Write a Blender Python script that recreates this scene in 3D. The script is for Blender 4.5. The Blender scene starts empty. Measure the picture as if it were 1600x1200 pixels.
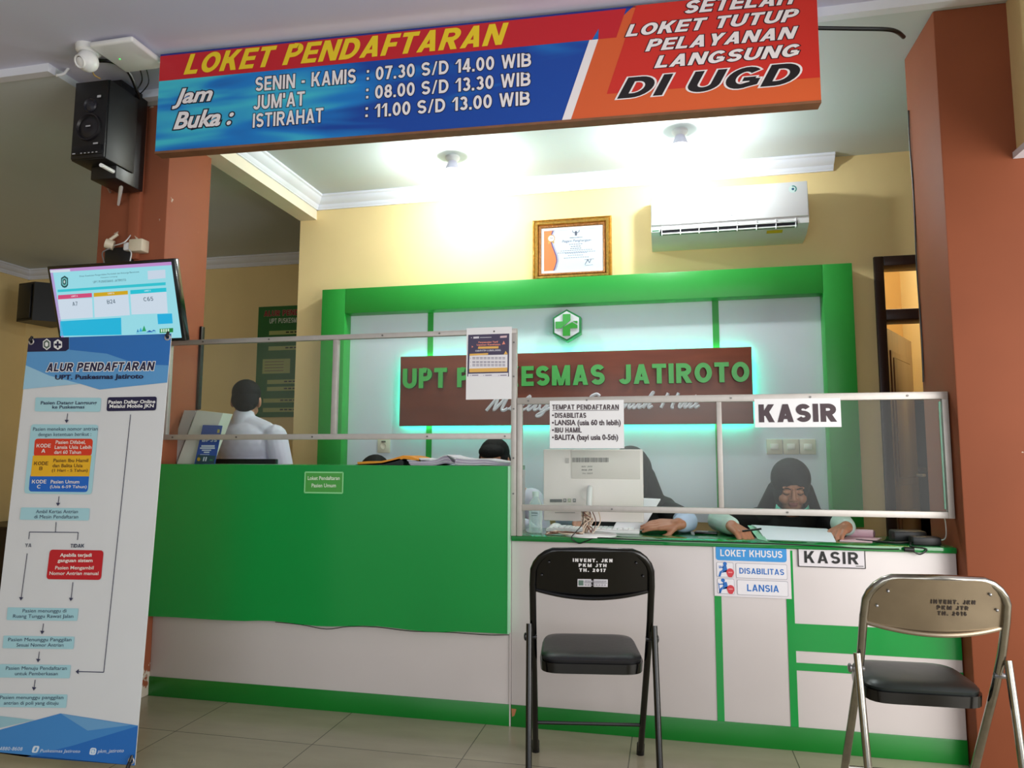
import bpy, bmesh, math, random
from mathutils import Vector, Matrix, Euler

C = bpy.context.scene.collection
scene = bpy.context.scene
random.seed(7)
R = math.radians

# ------------------------------------------------------------------ camera
FPX = 1114.0
YAW, PITCH, ROLL, CAM_Z = R(12.34), R(5.93), R(0.2), 1.10
FW = Vector((-math.sin(YAW)*math.cos(PITCH), math.cos(YAW)*math.cos(PITCH), math.sin(PITCH)))
_r = Vector((math.cos(YAW), math.sin(YAW), 0))
_u = _r.cross(FW)
RT = math.cos(ROLL)*_r + math.sin(ROLL)*_u
UP = -math.sin(ROLL)*_r + math.cos(ROLL)*_u
CAM = Vector((0, 0, CAM_Z))
cam_data = bpy.data.cameras.new('camera')
cam_data.sensor_width = 36.0
cam_data.lens = FPX/1600*36.0
cam_data.clip_start = 0.05
cam_obj = bpy.data.objects.new('camera', cam_data)
C.objects.link(cam_obj)
cam_obj.matrix_world = Matrix(((RT.x, UP.x, -FW.x, CAM.x), (RT.y, UP.y, -FW.y, CAM.y),
                               (RT.z, UP.z, -FW.z, CAM.z), (0, 0, 0, 1)))
scene.camera = cam_obj

# ------------------------------------------------------------------ world, lights, exposure
scene.view_settings.view_transform = 'Standard'
scene.view_settings.look = 'None'
scene.view_settings.gamma = 1.0
scene.view_settings.use_curve_mapping = False
scene.view_settings.exposure = 0.0
scene.cycles.max_bounces = 8
scene.cycles.transparent_max_bounces = 16
scene.cycles.sample_clamp_indirect = 6.0
scene.cycles.caustics_reflective = False
scene.cycles.caustics_refractive = False
world = bpy.data.worlds.new('world')
scene.world = world
world.use_nodes = True
world.node_tree.nodes['Background'].inputs[0].default_value = (0.93, 0.97, 1.0, 1)
world.node_tree.nodes['Background'].inputs[1].default_value = 0.6

def area_light(name, loc, target, sx, sy, power, col):
    l = bpy.data.lights.new(name, 'AREA'); l.shape = 'RECTANGLE'; l.size = sx; l.size_y = sy
    l.energy = power; l.color = col
    o = bpy.data.objects.new(name, l); C.objects.link(o)
    o.location = loc
    d = (Vector(target)-Vector(loc)).normalized()
    o.rotation_euler = d.to_track_quat('-Z', 'Y').to_euler()
    return o
# daylight through the open entrance on the right of the waiting room and through the front doors behind the camera
area_light('daylight_side_entrance', (2.7, 0.9, 1.25), (-1.2, 2.6, 1.0), 2.8, 2.0, 112, (1.0, 0.97, 0.93))
area_light('daylight_front_doors', (0.3, -3.2, 1.7), (-0.6, 2.6, 1.2), 4.2, 2.2, 78, (0.95, 0.98, 1.0))

def fill_light(name, loc, power):
    l = bpy.data.lights.new(name, 'POINT'); l.energy = power; l.shadow_soft_size = .06; l.color = (1.0, .95, .86)
    o = bpy.data.objects.new(name, l); C.objects.link(o); o.location = loc
fill_light('side_room_fill_light', (1.45, 4.95, 2.65), 16)  # unseen point light added to brighten the room behind the door

# ------------------------------------------------------------------ pixel ray helpers (true positions on real planes)
def ray(x, y):
    return (x-800)/FPX*RT - (y-600)/FPX*UP + FW
def at(x, y, Y):
    d = ray(x, y); return CAM + d*(Y/d.y)
def atz(x, y, Z):
    d = ray(x, y); return CAM + d*((Z-CAM_Z)/d.z)
def atp(x, y, O, N):
    d = ray(x, y); return CAM + d*((O-CAM).dot(N)/d.dot(N))

# ------------------------------------------------------------------ materials
def lin(c):
    return tuple((v/12.92 if v <= .04045 else ((v+.055)/1.055)**2.4) for v in c)
MATS = {}
def mat(name, col, rough=.5, metal=0, var=.04, scale=6, bump=0, spec=.5, emit=None, estr=0, coat=0, stretch=None, sheen=0):
    """procedural material: sRGB colour with a soft noise variation"""
    if name in MATS: return MATS[name]
    m = bpy.data.materials.new(name); m.use_nodes = True
    nt = m.node_tree; b = nt.nodes['Principled BSDF']
    c = lin(col)
    tc = nt.nodes.new('ShaderNodeTexCoord')
    src = tc.outputs['Object']
    if stretch:
        mp = nt.nodes.new('ShaderNodeMapping'); mp.inputs['Scale'].default_value = stretch
        nt.links.new(src, mp.inputs[0]); src = mp.outputs[0]
    n = nt.nodes.new('ShaderNodeTexNoise'); n.inputs['Scale'].default_value = scale; n.inputs['Detail'].default_value = 4
    nt.links.new(src, n.inputs['Vector'])
    rp = nt.nodes.new('ShaderNodeValToRGB')
    rp.color_ramp.elements[0].position = .3; rp.color_ramp.elements[1].position = .7
    rp.color_ramp.elements[0].color = tuple(max(0, v*(1-var)) for v in c)+(1,)
    rp.color_ramp.elements[1].color = tuple(min(1, v*(1+var)) for v in c)+(1,)
    nt.links.new(n.outputs[0], rp.inputs[0])
    nt.links.new(rp.outputs[0], b.inputs['Base Color'])
    b.inputs['Roughness'].default_value = rough; b.inputs['Metallic'].default_value = metal
    b.inputs['Specular IOR Level'].default_value = spec
    if coat: b.inputs['Coat Weight'].default_value = coat; b.inputs['Coat Roughness'].default_value = .05
    if sheen: b.inputs['Sheen Weight'].default_value = sheen
    if bump:
        bp = nt.nodes.new('ShaderNodeBump'); bp.inputs['Strength'].default_value = bump; bp.inputs['Distance'].default_value = .01
        nt.links.new(n.outputs[0], bp.inputs['Height']); nt.links.new(bp.outputs[0], b.inputs['Normal'])
    if emit:
        b.inputs['Emission Color'].default_value = lin(emit)+(1,); b.inputs['Emission Strength'].default_value = estr
    MATS[name] = m
    return m
def ink(col, rough=.45):
    return mat('ink_%02x%02x%02x' % tuple(int(v*255) for v in col), col, rough, var=.0)
def glow(col, s=1.0):
    k = 'screen_%02x%02x%02x_%d' % (tuple(int(v*255) for v in col)+(int(s*100),))
    return mat(k, (0.02, .02, .02), .3, emit=col, estr=s, var=0)

WHITE = (.93, .93, .93)
# ------------------------------------------------------------------ mesh builder
class MB:
    def __init__(s): s.bm = bmesh.new(); s.mats = []
    def mi(s, m):
        if m not in s.mats: s.mats.append(m)
        return s.mats.index(m)
    def _fin(s, before, m, M=None):
        nf = [f for f in s.bm.faces if f.index < 0 or f not in before]
        return nf
    def faces(s, vs, fs, m, smooth=True):
        i = s.mi(m); bv = [s.bm.verts.new(v) for v in vs]
        for f in fs:
            try:
                q = s.bm.faces.new([bv[k] for k in f]); q.material_index = i; q.smooth = smooth
            except ValueError: pass
        return bv
    def sub(s, fn, m, M=None):
        t = bmesh.new(); fn(t)
        if M is not None: t.transform(M)
        t.verts.index_update()
        s.faces([v.co.copy() for v in t.verts], [[v.index for v in f.verts] for f in t.faces], m)
        t.free()
    def box(s, lo, hi, m, bev=0, M=None, seg=2):
        lo = Vector(lo); hi = Vector(hi)
        def fn(t):
            bmesh.ops.create_cube(t, size=1)
            for v in t.verts:
                v.co = Vector(((lo.x+hi.x)/2+v.co.x*(hi.x-lo.x), (lo.y+hi.y)/2+v.co.y*(hi.y-lo.y), (lo.z+hi.z)/2+v.co.z*(hi.z-lo.z)))
            if bev: bmesh.ops.bevel(t, geom=t.edges[:], offset=bev, segments=seg, affect='EDGES', profile=.5)
        s.sub(fn, m, M); return s
    def cyl(s, p0, p1, r, m, seg=16, r1=None):
        p0 = Vector(p0); p1 = Vector(p1); d = p1-p0
        M = Matrix.Translation((p0+p1)/2) @ d.to_track_quat('Z', 'Y').to_matrix().to_4x4()
        s.sub(lambda t: bmesh.ops.create_cone(t, cap_ends=True, segments=seg, radius1=r, radius2=r if r1 is None else r1, depth=d.length), m, M); return s
    def ell(s, c, rad, m, M=None, sub=2):
        X = Matrix.Translation(c) @ (M.to_4x4() if M else Matrix()) @ Matrix.Diagonal((*rad, 1))
        s.sub(lambda t: bmesh.ops.create_icosphere(t, subdivisions=sub, radius=1), m, X); return s
    def tube(s, pts, r, m, seg=8, closed=False, smooth=0):
        pts = [Vector(p) for p in pts]
        if smooth:
            if isinstance(r, (list, tuple)):
                n0 = len(r); r = [r[i//smooth]+(r[min(n0-1, i//smooth+1)]-r[i//smooth])*(i % smooth)/smooth for i in range((n0-1)*smooth+1)]
            pts = catmull(pts, smooth, closed)
        n = len(pts); rings = []; nrm = None; prev = None
        for i in range(n):
            a = pts[(i-1) % n] if (closed or i > 0) else pts[i]
            b = pts[(i+1) % n] if (closed or i < n-1) else pts[i]
            t = (b-a).normalized()
            if nrm is None:
                nrm = t.orthogonal().normalized()
            else:
                nrm = (nrm - t*nrm.dot(t)).normalized()
            bn = t.cross(nrm)
            rr = r[i] if isinstance(r, (list, tuple)) else r
            rings.append([pts[i]+rr*(math.cos(2*math.pi*k/seg)*nrm+math.sin(2*math.pi*k/seg)*bn) for k in range(seg)])
        vs = [v for q in rings for v in q]; fs = []
        for i in range(n if closed else n-1):
            for k in range(seg):
                j = (i+1) % n
                fs.append((i*seg+k, i*seg+(k+1) % seg, j*seg+(k+1) % seg, j*seg+k))
        if not closed:
            fs.append(tuple(range(seg))[::-1]); fs.append(tuple((n-1)*seg+k for k in range(seg)))
        s.faces(vs, fs, m); return s
    def prism(s, pts, ext, m):
        """polygon (list of 3D points) extruded by vector ext"""
        ext = Vector(ext); n = len(pts); P = [Vector(p) for p in pts]
        vs = P+[p+ext for p in P]
        fs = [tuple(range(n)), tuple(range(2*n-1, n-1, -1))]
        fs += [(i, i+n, (i+1) % n+n, (i+1) % n) for i in range(n)]
        s.faces(vs, fs, m, smooth=False); return s
    def lathe(s, prof, c, m, seg=24, M=None):
        c = Vector(c); vs = []; fs = []
        for (r, z) in prof:
            for k in range(seg):
                a = 2*math.pi*k/seg; v = Vector((r*math.cos(a), r*math.sin(a), z))
                vs.append(c+(M @ v if M else v))
        n = len(prof)
        for i in range(n-1):
            for k in range(seg):
                fs.append((i*seg+k, i*seg+(k+1) % seg, (i+1)*seg+(k+1) % seg, (i+1)*seg+k))
        fs.append(tuple(range(seg))[::-1]); fs.append(tuple((n-1)*seg+k for k in range(seg)))
        s.faces(vs, fs, m); return s
    def loop(s, rect, prof, m):
        """picture-frame moulding: rect=(x0,z0,x1,z1) outer, prof = (inset, y) points; facing -Y"""
        x0, z0, x1, z1 = rect; vs = []; fs = []; n = len(prof)
        for (a, y) in prof:
            vs += [(x0+a, y, z0+a), (x1-a, y, z0+a), (x1-a, y, z1-a), (x0+a, y, z1-a)]
        for i in range(n-1):
            for k in range(4):
                fs.append((i*4+k, i*4+(k+1) % 4, (i+1)*4+(k+1) % 4, (i+1)*4+k))
        s.faces(vs, fs, m, smooth=False); return s
    def build(s, name, parent=None, local=False, fixn=True):
        if fixn: bmesh.ops.recalc_face_normals(s.bm, faces=s.bm.faces[:])
        me = bpy.data.meshes.new(name); s.bm.to_mesh(me); s.bm.free()
        for m in s.mats: me.materials.append(m)
        try: me.set_sharp_from_angle(angle=R(38))
        except Exception: pass
        return link(name, me, parent, local)
def catmull(pts, k, closed=False):
    out = []; n = len(pts)
    for i in range(n if closed else n-1):
        g = lambda j: pts[j % n] if closed else pts[max(0, min(n-1, j))]
        p0, p1, p2, p3 = g(i-1), g(i), g(i+1), g(i+2)
        for q in range(k):
            t = q/k
            out.append(.5*((2*p1)+(p2-p0)*t+(2*p0-5*p1+4*p2-p3)*t*t+(3*p1-p0-3*p2+p3)*t**3))
    if not closed: out.append(pts[-1])
    return out
WM = {}
def link(name, me, parent=None, local=False):
    o = bpy.data.objects.new(name, me); C.objects.link(o)
    if parent is None:
        if not local:
            xs = [v.co for v in me.vertices]
            b = Vector(((min(v.x for v in xs)+max(v.x for v in xs))/2, (min(v.y for v in xs)+max(v.y for v in xs))/2, min(v.z for v in xs)))
            me.transform(Matrix.Translation(-b)); o.location = b
            WM[o] = Matrix.Translation(b)
        else: WM[o] = Matrix()
    else:
        if not local: me.transform(WM[parent].inverted())
        o.parent = parent; WM[o] = WM[parent].copy()
    return o
def thing(name, label, cat, loc, rz=0, group=None):
    o = bpy.data.objects.new(name, None); C.objects.link(o)
    o.empty_display_size = .1
    o.location = loc; o.rotation_euler = (0, 0, rz)
    WM[o] = Matrix.Translation(loc) @ Matrix.Rotation(rz, 4, 'Z')
    o['label'] = label; o['category'] = cat
    if group: o['group'] = group
    return o
def tag(o, label, cat, group=None):
    o['label'] = label; o['category'] = cat
    if group: o['group'] = group
    return o
def struct(o, label=None, cat=None):
    o['kind'] = 'structure'
    if label: o['label'] = label
    if cat: o['category'] = cat
    return o
def bx(name, lo, hi, m, bev=0, parent=None):
    return MB().box(lo, hi, m, bev).build(name, parent)

# ------------------------------------------------------------------ flat graphics and lettering on real surfaces
_TXT = {}
def text_mesh(s, bold=0.0, shear=0.0, spacing=1.0, res=3):
    k = (s, bold, shear, spacing, res)
    if k in _TXT: return _TXT[k]
    cu = bpy.data.curves.new('txt', 'FONT'); cu.body = s; cu.size = 1; cu.offset = bold; cu.shear = shear
    cu.space_character = spacing; cu.resolution_u = res; cu.fill_mode = 'FRONT'; cu.dimensions = '2D'
    o = bpy.data.objects.new('txt', cu); C.objects.link(o)
    dg = bpy.context.evaluated_depsgraph_get(); dg.update()
    me = bpy.data.meshes.new_from_object(o.evaluated_get(dg))
    vs = [(v.co.x, v.co.y) for v in me.vertices]; fs = [tuple(p.vertices) for p in me.polygons]
    bpy.data.objects.remove(o); bpy.data.curves.remove(cu); bpy.data.meshes.remove(me)
    _TXT[k] = (vs, fs); return _TXT[k]
# heavy grotesque capitals and figures drawn as strokes (cap height 1)
def _arc(cx, cy, rx, ry, a0, a1, n=10):
    return [(cx+rx*math.cos(R(a0+(a1-a0)*k/n)), cy+ry*math.sin(R(a0+(a1-a0)*k/n))) for k in range(n+1)]
def _strip(pts, w, g, closed):
    """mitred band of width w+2g round a centre line"""
    P = []
    for p in pts:
        if not P or (Vector(p)-P[-1]).length > 1e-3: P.append(Vector(p))
    n = len(P); h = w/2+g
    if not closed and g:
        P[0] = P[0]-(P[1]-P[0]).normalized()*g; P[-1] = P[-1]+(P[-1]-P[-2]).normalized()*g
    L, Rr = [], []
    for i in range(n):
        a = P[i]-P[i-1] if (closed or i > 0) else P[1]-P[0]
        b = P[(i+1) % n]-P[i] if (closed or i < n-1) else P[-1]-P[-2]
        a = a.normalized(); b = b.normalized(); na = Vector((-a.y, a.x)); nb = Vector((-b.y, b.x))
        m = (na+nb).normalized(); k = h/max(.45, m.dot(na))
        L.append(P[i]+m*k); Rr.append(P[i]-m*k)
    vs = []
    for a, b in zip(L, Rr): vs += [tuple(a), tuple(b)]
    fs = [(2*i, 2*i+1, 2*((i+1) % n)+1, 2*((i+1) % n)) for i in range(n if closed else n-1)]
    return vs, fs
SW_ = dict(zip("ABCDEFGHIJKLMNOPQRSTUVWXYZ0123456789/-.:'() ", (.78, .72, .74, .74, .62, .58, .78, .74, .20, .58, .76, .58, .90, .76, .80, .69, .80, .74, .68, .66, .74, .74, 1.08, .76, .74, .66, .62, .42, .60, .60, .62, .60, .61, .58, .61, .61, .44, .36, .20, .20, .18, .32, .32, .30)))
def _glyph(c, w, g):
    W = SW_[c]; l, r, b, t = w/2, W-w/2, w/2, 1-w/2; q = []
    if c == 'I' : W = w; l = w/2
    if c in ".:": W = w; l = w/2
    def Vs(x, y0=0, y1=1): q.append(([(x-w/2-g, y0-g), (x+w/2+g, y0-g), (x+w/2+g, y1+g), (x-w/2-g, y1+g)], [(0, 1, 2, 3)]))
    def Hs(x0, x1, y, k=.92): q.append(([(x0-g, y-w*k/2-g), (x1+g, y-w*k/2-g), (x1+g, y+w*k/2+g), (x0-g, y+w*k/2+g)], [(0, 1, 2, 3)]))
    def Ls(x0, y0, x1, y1, k=1.0):      # steep diagonal cut level at both ends
        if y1 < y0: x0, y0, x1, y1 = x1, y1, x0, y0
        L = math.hypot(x1-x0, y1-y0); tx = (w*k+2*g)*L/(y1-y0)/2; sx = (x1-x0)/(y1-y0)*g
        q.append(([(x0-tx-sx, y0-g), (x0+tx-sx, y0-g), (x1+tx+sx, y1+g), (x1-tx+sx, y1+g)], [(0, 1, 2, 3)]))
    def Ps(p, closed=False): q.append(_strip(p, w, g, closed))
    h = (.5-w/2)/2; cx = W/2; rx = W/2-w/2
    if c == 'A': a = w*.56; Ls(a, 0, cx, 1); Ls(W-a, 0, cx, 1); Hs(W*.24, W*.76, .27, .8)
    elif c == 'B': Vs(l); Ps([(l, t), (r-.22, t)]+_arc(r-.22-.02, .5+h, .20, h, 90, -90, 8)+[(l, .5)]); Ps([(l, .5), (r-.22, .5)]+_arc(r-.22, .5-h, .22, h, 90, -90, 8)+[(l, b)])
    elif c == 'C': Ps(_arc(cx, .5, rx, .5-w/2, 42, 318, 20))
    elif c == 'D': Vs(l); k = W*.42; Ps([(l, t), (k, t)]+_arc(k, .5, r-k, .5-w/2, 90, -90, 12)[1:-1]+[(k, b), (l, b)])
    elif c == 'E': Vs(l); Hs(l, W, 1-w*.46); Hs(l, W*.94, .5); Hs(l, W, w*.46)
    elif c == 'F': Vs(l); Hs(l, W, 1-w*.46); Hs(l, W*.92, .5)
    elif c == 'G': Ps(_arc(cx, .5, rx, .5-w/2, 42, 300, 18)+[(r, .22), (r, .44)]); Hs(cx, r, .43, .85)
    elif c == 'H': Vs(l); Vs(r); Hs(l, r, .5)
    elif c == 'I': Vs(l)
    elif c == 'J': Ps([(r, 1), (r, b+rx)]+_arc(cx, b+rx*.95, rx, rx*.95, 0, -172, 10))
    elif c == 'K': Vs(l); Ls(W*.30, .36, W-w*.70, 1); Ls(W-w*.62, 0, W*.42, .66)
    elif c == 'L': Vs(l); Hs(l, W, w*.46)
    elif c == 'M': Vs(l); Vs(r); Ls(l+w*.12, 1, cx, .0, .86); Ls(r-w*.12, 1, cx, .0, .86)
    elif c == 'N': Vs(l); Vs(r); Ls(l+w*.05, 1, r-w*.05, 0, .95)
    elif c in 'OQ': Ps(_arc(cx, .5, rx, .5-w/2, 0, 360, 28)[:-1], True)
    elif c == 'P': Vs(l); Ps([(l, t), (r-.24, t)]+_arc(r-.24, .5+h*.86+.02, .24, h*1.12, 90, -90, 10)+[(l, t-2*h*1.12)])
    elif c == 'R': Vs(l); Ps([(l, t), (r-.26, t)]+_arc(r-.26, t-h*1.06, .23, h*1.06, 90, -90, 10)+[(l, t-2*h*1.06)]); Ls(W*.46, t-2*h*1.06, W-w*.58, 0)
    elif c == 'S': Ps(_arc(cx, .5+h, rx, h, 22, 270, 14)+_arc(cx, .5-h, rx, h, 90, -158, 14)[1:])
    elif c == 'T': Vs(cx); Hs(0, W, 1-w*.46)
    elif c == 'U': Ps([(l, 1), (l, b+rx)]+_arc(cx, b+rx, rx, rx, 180, 360, 14)[1:-1]+[(r, b+rx), (r, 1)])
    elif c == 'V': Ls(w*.56, 1, cx, 0); Ls(W-w*.56, 1, cx, 0)
    elif c == 'W': a = w*.52; Ls(a, 1, W*.28, 0, .9); Ls(W*.5, 1, W*.28, 0, .9); Ls(W*.5, 1, W*.72, 0, .9); Ls(W-a, 1, W*.72, 0, .9)
    elif c == 'X': Ls(w*.6, 0, W-w*.6, 1); Ls(w*.6, 1, W-w*.6, 0)
    elif c == 'Y': Vs(cx, 0, .45); Ls(w*.58, 1, cx, .38); Ls(W-w*.58, 1, cx, .38)
    elif c == 'Z': Hs(0, W, 1-w*.46); Hs(0, W, w*.46); Ls(w*.7, .05, W-w*.7, .95)
    elif c == '0': Ps(_arc(cx, .5, rx, .5-w/2, 0, 360, 24)[:-1], True)
    elif c == '1': Vs(W-w/2); Ps([(0.02, .70), (W-w*.55, .88)]) if w < .15 else Ls(w*.2, .66, W-w*.8, .98, .6)
    elif c == '2': Ps(_arc(cx, .5+h*.92, rx, h*1.06, 165, -38, 12)+[(l+.03, b)]); Hs(0, W, w*.46)
    elif c == '3': Ps(_arc(cx-.01, .5+h, rx-.02, h, 155, -90, 12)); Ps(_arc(cx, .5-h, rx, h, 90, -155, 12))
    elif c == '4': Vs(W*.70); Hs(0, W, .27, .85); Ls(w*.45, .24, W*.66, 1, .8)
    elif c == '5': Hs(W*.14, W*.96, 1-w*.46); Ls(W*.16, .5, W*.23, 1, .85); Ps(_arc(cx, .5-h*.78, rx, h*1.22, 128, -155, 14))
    elif c == '6': Ps(_arc(cx, .5-h*.85, rx, h*1.15, 0, 360, 18)[:-1], True); Ps(_arc(cx+.02, .5, rx+.02, .5-w/2, 180, 62, 10))
    elif c == '7': Hs(0, W, 1-w*.46); Ls(W*.34, 0, W-w*.66, .95)
    elif c == '8': Ps(_arc(cx, .5+h*1.02, rx-.03, h*.98, 0, 360, 18)[:-1], True); Ps(_arc(cx, .5-h, rx, h, 0, 360, 18)[:-1], True)
    elif c == '9': Ps(_arc(cx, .5+h*.85, rx, h*1.15, 0, 360, 18)[:-1], True); Ps(_arc(cx-.02, .5, rx+.02, .5-w/2, 0, -118, 10))
    elif c == '/': Ls(w*.4, 0, W-w*.4, 1, .7)
    elif c == '-': Hs(.04, W-.04, .40)
    elif c == '.': Vs(l, 0, w)
    elif c == ':': Vs(l, .08, .08+w); Vs(l, .62, .62+w)
    elif c == "'": Vs(l*.8, .66, 1)
    elif c == '(': Ps(_arc(W+.10, .45, W+.0, .62, 132, 228, 8))
    elif c == ')': Ps(_arc(-.10, .45, W+.0, .62, 48, -48, 8))
    return W, q
def stroke_text(s, w=.19, g=0, shear=0, spacing=1.0):
    x = 0; VS, FS = [], []
    for c in s:
        W, q = _glyph(c, w, g)
        for j, (vs, fs) in enumerate(q):
            k = len(VS); VS += [(x+a+shear*b_, b_, j) for a, b_ in vs]; FS += [tuple(k+i for i in f) for f in fs]
        x += W+.115*spacing+(spacing-1)*.2-.3*(w-.19)
    return VS, FS
def fits(s): return all(c in SW_ for c in s)
class Graphic:
    """printed or raised shapes on the plane through O spanned by U (right) and V (up)"""
    def __init__(s, O, U, V):
        s.O = Vector(O); s.U = Vector(U).normalized(); s.V = Vector(V).normalized()
        s.N = s.U.cross(s.V).normalized()      # towards the viewer
        s.mb = MB()
    def p3(s, u, v, l=0): return s.O+s.U*u+s.V*v+s.N*(.0005+.0004*l)
    def uv(s, x, y):
        p = atp(x, y, s.O, s.N)-s.O; return p.dot(s.U), p.dot(s.V)
    def poly(s, px, m, l=0, uv=False):
        P = [q if uv else s.uv(*q) for q in px]
        s.mb.faces([s.p3(u, v, l) for u, v in P], [tuple(range(len(P)))], m, smooth=False)
    def line(s, px, w, m, l=1, uv=False):
        P = [Vector(q if uv else s.uv(*q)) for q in px]
        for a, b in zip(P[:-1], P[1:]):
            d = (b-a).normalized(); n = Vector((-d.y, d.x))*w/2
            s.poly([a-n, b-n, b+n, a+n], m, l, True)
    def rrect(s, px, rad, m, l=0):
        """px: 4 corner pixels bl,br,tr,tl -> rounded quad; rad in metres"""
        P = [Vector(s.uv(*q)) for q in px]; out = []
        for i in range(4):
            p = P[i]; a = P[i-1]; b = P[(i+1) % 4]
            da = (a-p).normalized(); db = (b-p).normalized()
            r = min(rad, (a-p).length/2, (b-p).length/2)
            p0 = p+da*r; p2 = p+db*r
            for k in range(6):
                t = k/5; out.append((1-t)**2*p0+2*t*(1-t)*p+t*t*p2)
        s.poly(out, m, l, True)
    def disc(s, cx, cy, r, m, l=1, sx=1, n=20):
        u, v = s.uv(cx, cy)
        s.poly([(u+r*sx*math.cos(2*math.pi*k/n), v+r*math.sin(2*math.pi*k/n)) for k in range(n)], m, l, True)
    def text(s, st, bl, br, tl, m, bold=0, shear=0, outline=None, ow=.03, l=2, spacing=1.0, uv=False, ref=None, res=3, wt=None):
        """fit the ink of st between the pixels bottom-left, bottom-right and top-left"""
        u0, v0 = bl if uv else s.uv(*bl); u1, vb = br if uv else s.uv(*br); _, v1 = tl if uv else s.uv(*tl)
        h = v1-v0; slope = (vb-v0)/(u1-u0)
        sf = fits(st)
        if sf:
            wt = wt or (.14+bold*2.2); vs, fs = stroke_text(st, wt, 0, shear, spacing); ref = None
        else: vs, fs = text_mesh(st, bold, shear, spacing, res)
        rv = text_mesh(ref, bold, shear, spacing, res)[0] if ref else vs
        x0 = min(v[0] for v in vs); x1 = max(v[0] for v in vs)
        y0 = min(v[1] for v in rv); y1 = max(v[1] for v in rv)
        sx = (u1-u0)/(x1-x0); sy = h/(y1-y0)
        def put(vv, ff, mm, ll):
            s.mb.faces([s.p3(u0+(q[0]-x0)*sx, v0+(q[1]-y0)*sy+slope*(q[0]-x0)*sx, ll+(q[2]*.07 if len(q) > 2 else 0)) for q in vv], ff, mm, smooth=False)
        if outline is not None:
            v2, f2 = stroke_text(st, wt, ow*1.1, shear, spacing) if sf else text_mesh(st, bold+ow, shear, spacing, res); put(v2, f2, outline, l-.5)
        put(vs, fs, m, l)
    def solid(s, px, m, th, l=0, uv=False):
        P = [q if uv else s.uv(*q) for q in px]
        s.mb.prism([s.p3(u, v, l) for u, v in P], s.N*th, m)
    def build(s, name='print', parent=None):
        return s.mb.build(name, parent, fixn=False)
# ================================================================== the room
CEIL_F, CEIL_O = 2.885, 2.85
M_wall = mat('yellow_wall_paint', (.93, .83, .60), .75, var=.03, scale=2.5, bump=.05)
M_wall2 = mat('cream_wall_paint', (.96, .89, .70), .75, var=.03, scale=2.5)
M_ceil = mat('ceiling_paint', (.80, .83, .84), .85, var=.03, scale=1.2)
M_ceilf = mat('front_ceiling_paint', (.82, .82, .90), .85, var=.03, scale=1.2)
M_crown = mat('white_plaster', (.90, .91, .95), .6, var=.02)
M_beam = mat('cream_plaster', (.93, .89, .80), .7, var=.03)
M_wood = mat('dark_wood', (.17, .10, .07), .35, var=.25, scale=5, stretch=(6, 6, .7))
M_wood2 = mat('brown_door_wood', (.42, .27, .16), .3, var=.22, scale=4, stretch=(7, 7, .6), coat=.3)
M_black = mat('black_plastic', (.035, .035, .04), .4, var=.1)
M_blackg = mat('glossy_black', (.02, .02, .022), .15, var=.1)
M_alu = mat('brushed_aluminium', (.72, .70, .68), .45, .35, var=.05, scale=30)
M_green = mat('green_laminate', (.05, .57, .24), .22, var=.05, scale=1.2)
M_greenk = mat('green_kick_board', (.04, .45, .14), .3, var=.08, scale=2)
M_greenb = mat('green_backdrop_paint', (.16, .60, .22), .4, var=.05, scale=1.5)
M_whitelam = mat('white_laminate', (.80, .77, .765), .3, var=.025, scale=2)
M_paper = mat('white_paper', (.92, .92, .93), .8, var=.02)
M_wplast = mat('white_plastic', (.90, .90, .90), .35, var=.02)

# floor: glossy beige tiles with thin dark joints
def floor_mat():
    m = bpy.data.materials.new('beige_floor_tiles'); m.use_nodes = True
    nt = m.node_tree; b = nt.nodes['Principled BSDF']
    g = nt.nodes.new('ShaderNodeNewGeometry'); mp = nt.nodes.new('ShaderNodeMapping')
    mp.inputs['Location'].default_value = (.762, .355, 0)
    nt.links.new(g.outputs['Position'], mp.inputs[0])
    br = nt.nodes.new('ShaderNodeTexBrick'); br.offset = 0; br.inputs['Scale'].default_value = 1
    br.inputs['Brick Width'].default_value = .6; br.inputs['Row Height'].default_value = .6
    br.inputs['Mortar Size'].default_value = .0022; br.inputs['Mortar Smooth'].default_value = .1
    br.inputs['Color1'].default_value = lin((.71, .675, .58))+(1,); br.inputs['Color2'].default_value = lin((.69, .655, .565))+(1,)
    br.inputs['Mortar'].default_value = lin((.42, .40, .34))+(1,)
    nt.links.new(mp.outputs[0], br.inputs['Vector'])
    n = nt.nodes.new('ShaderNodeTexNoise'); n.inputs['Scale'].default_value = 4; n.inputs['Detail'].default_value = 6
    mp2 = nt.nodes.new('ShaderNodeMapping'); mp2.inputs['Scale'].default_value = (1, 3, 1)
    nt.links.new(g.outputs['Position'], mp2.inputs[0]); nt.links.new(mp2.outputs[0], n.inputs['Vector'])
    mx = nt.nodes.new('ShaderNodeMixRGB'); mx.blend_type = 'MULTIPLY'; mx.inputs[0].default_value = .3
    nt.links.new(br.outputs['Color'], mx.inputs[1]); nt.links.new(n.outputs[0], mx.inputs[2])
    nt.links.new(mx.outputs[0], b.inputs['Base Color']); b.inputs['Roughness'].default_value = .22
    return m
struct(bx('floor', (-6.1, -5, -.1), (3.2, 6.7, 0), floor_mat()))
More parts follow.
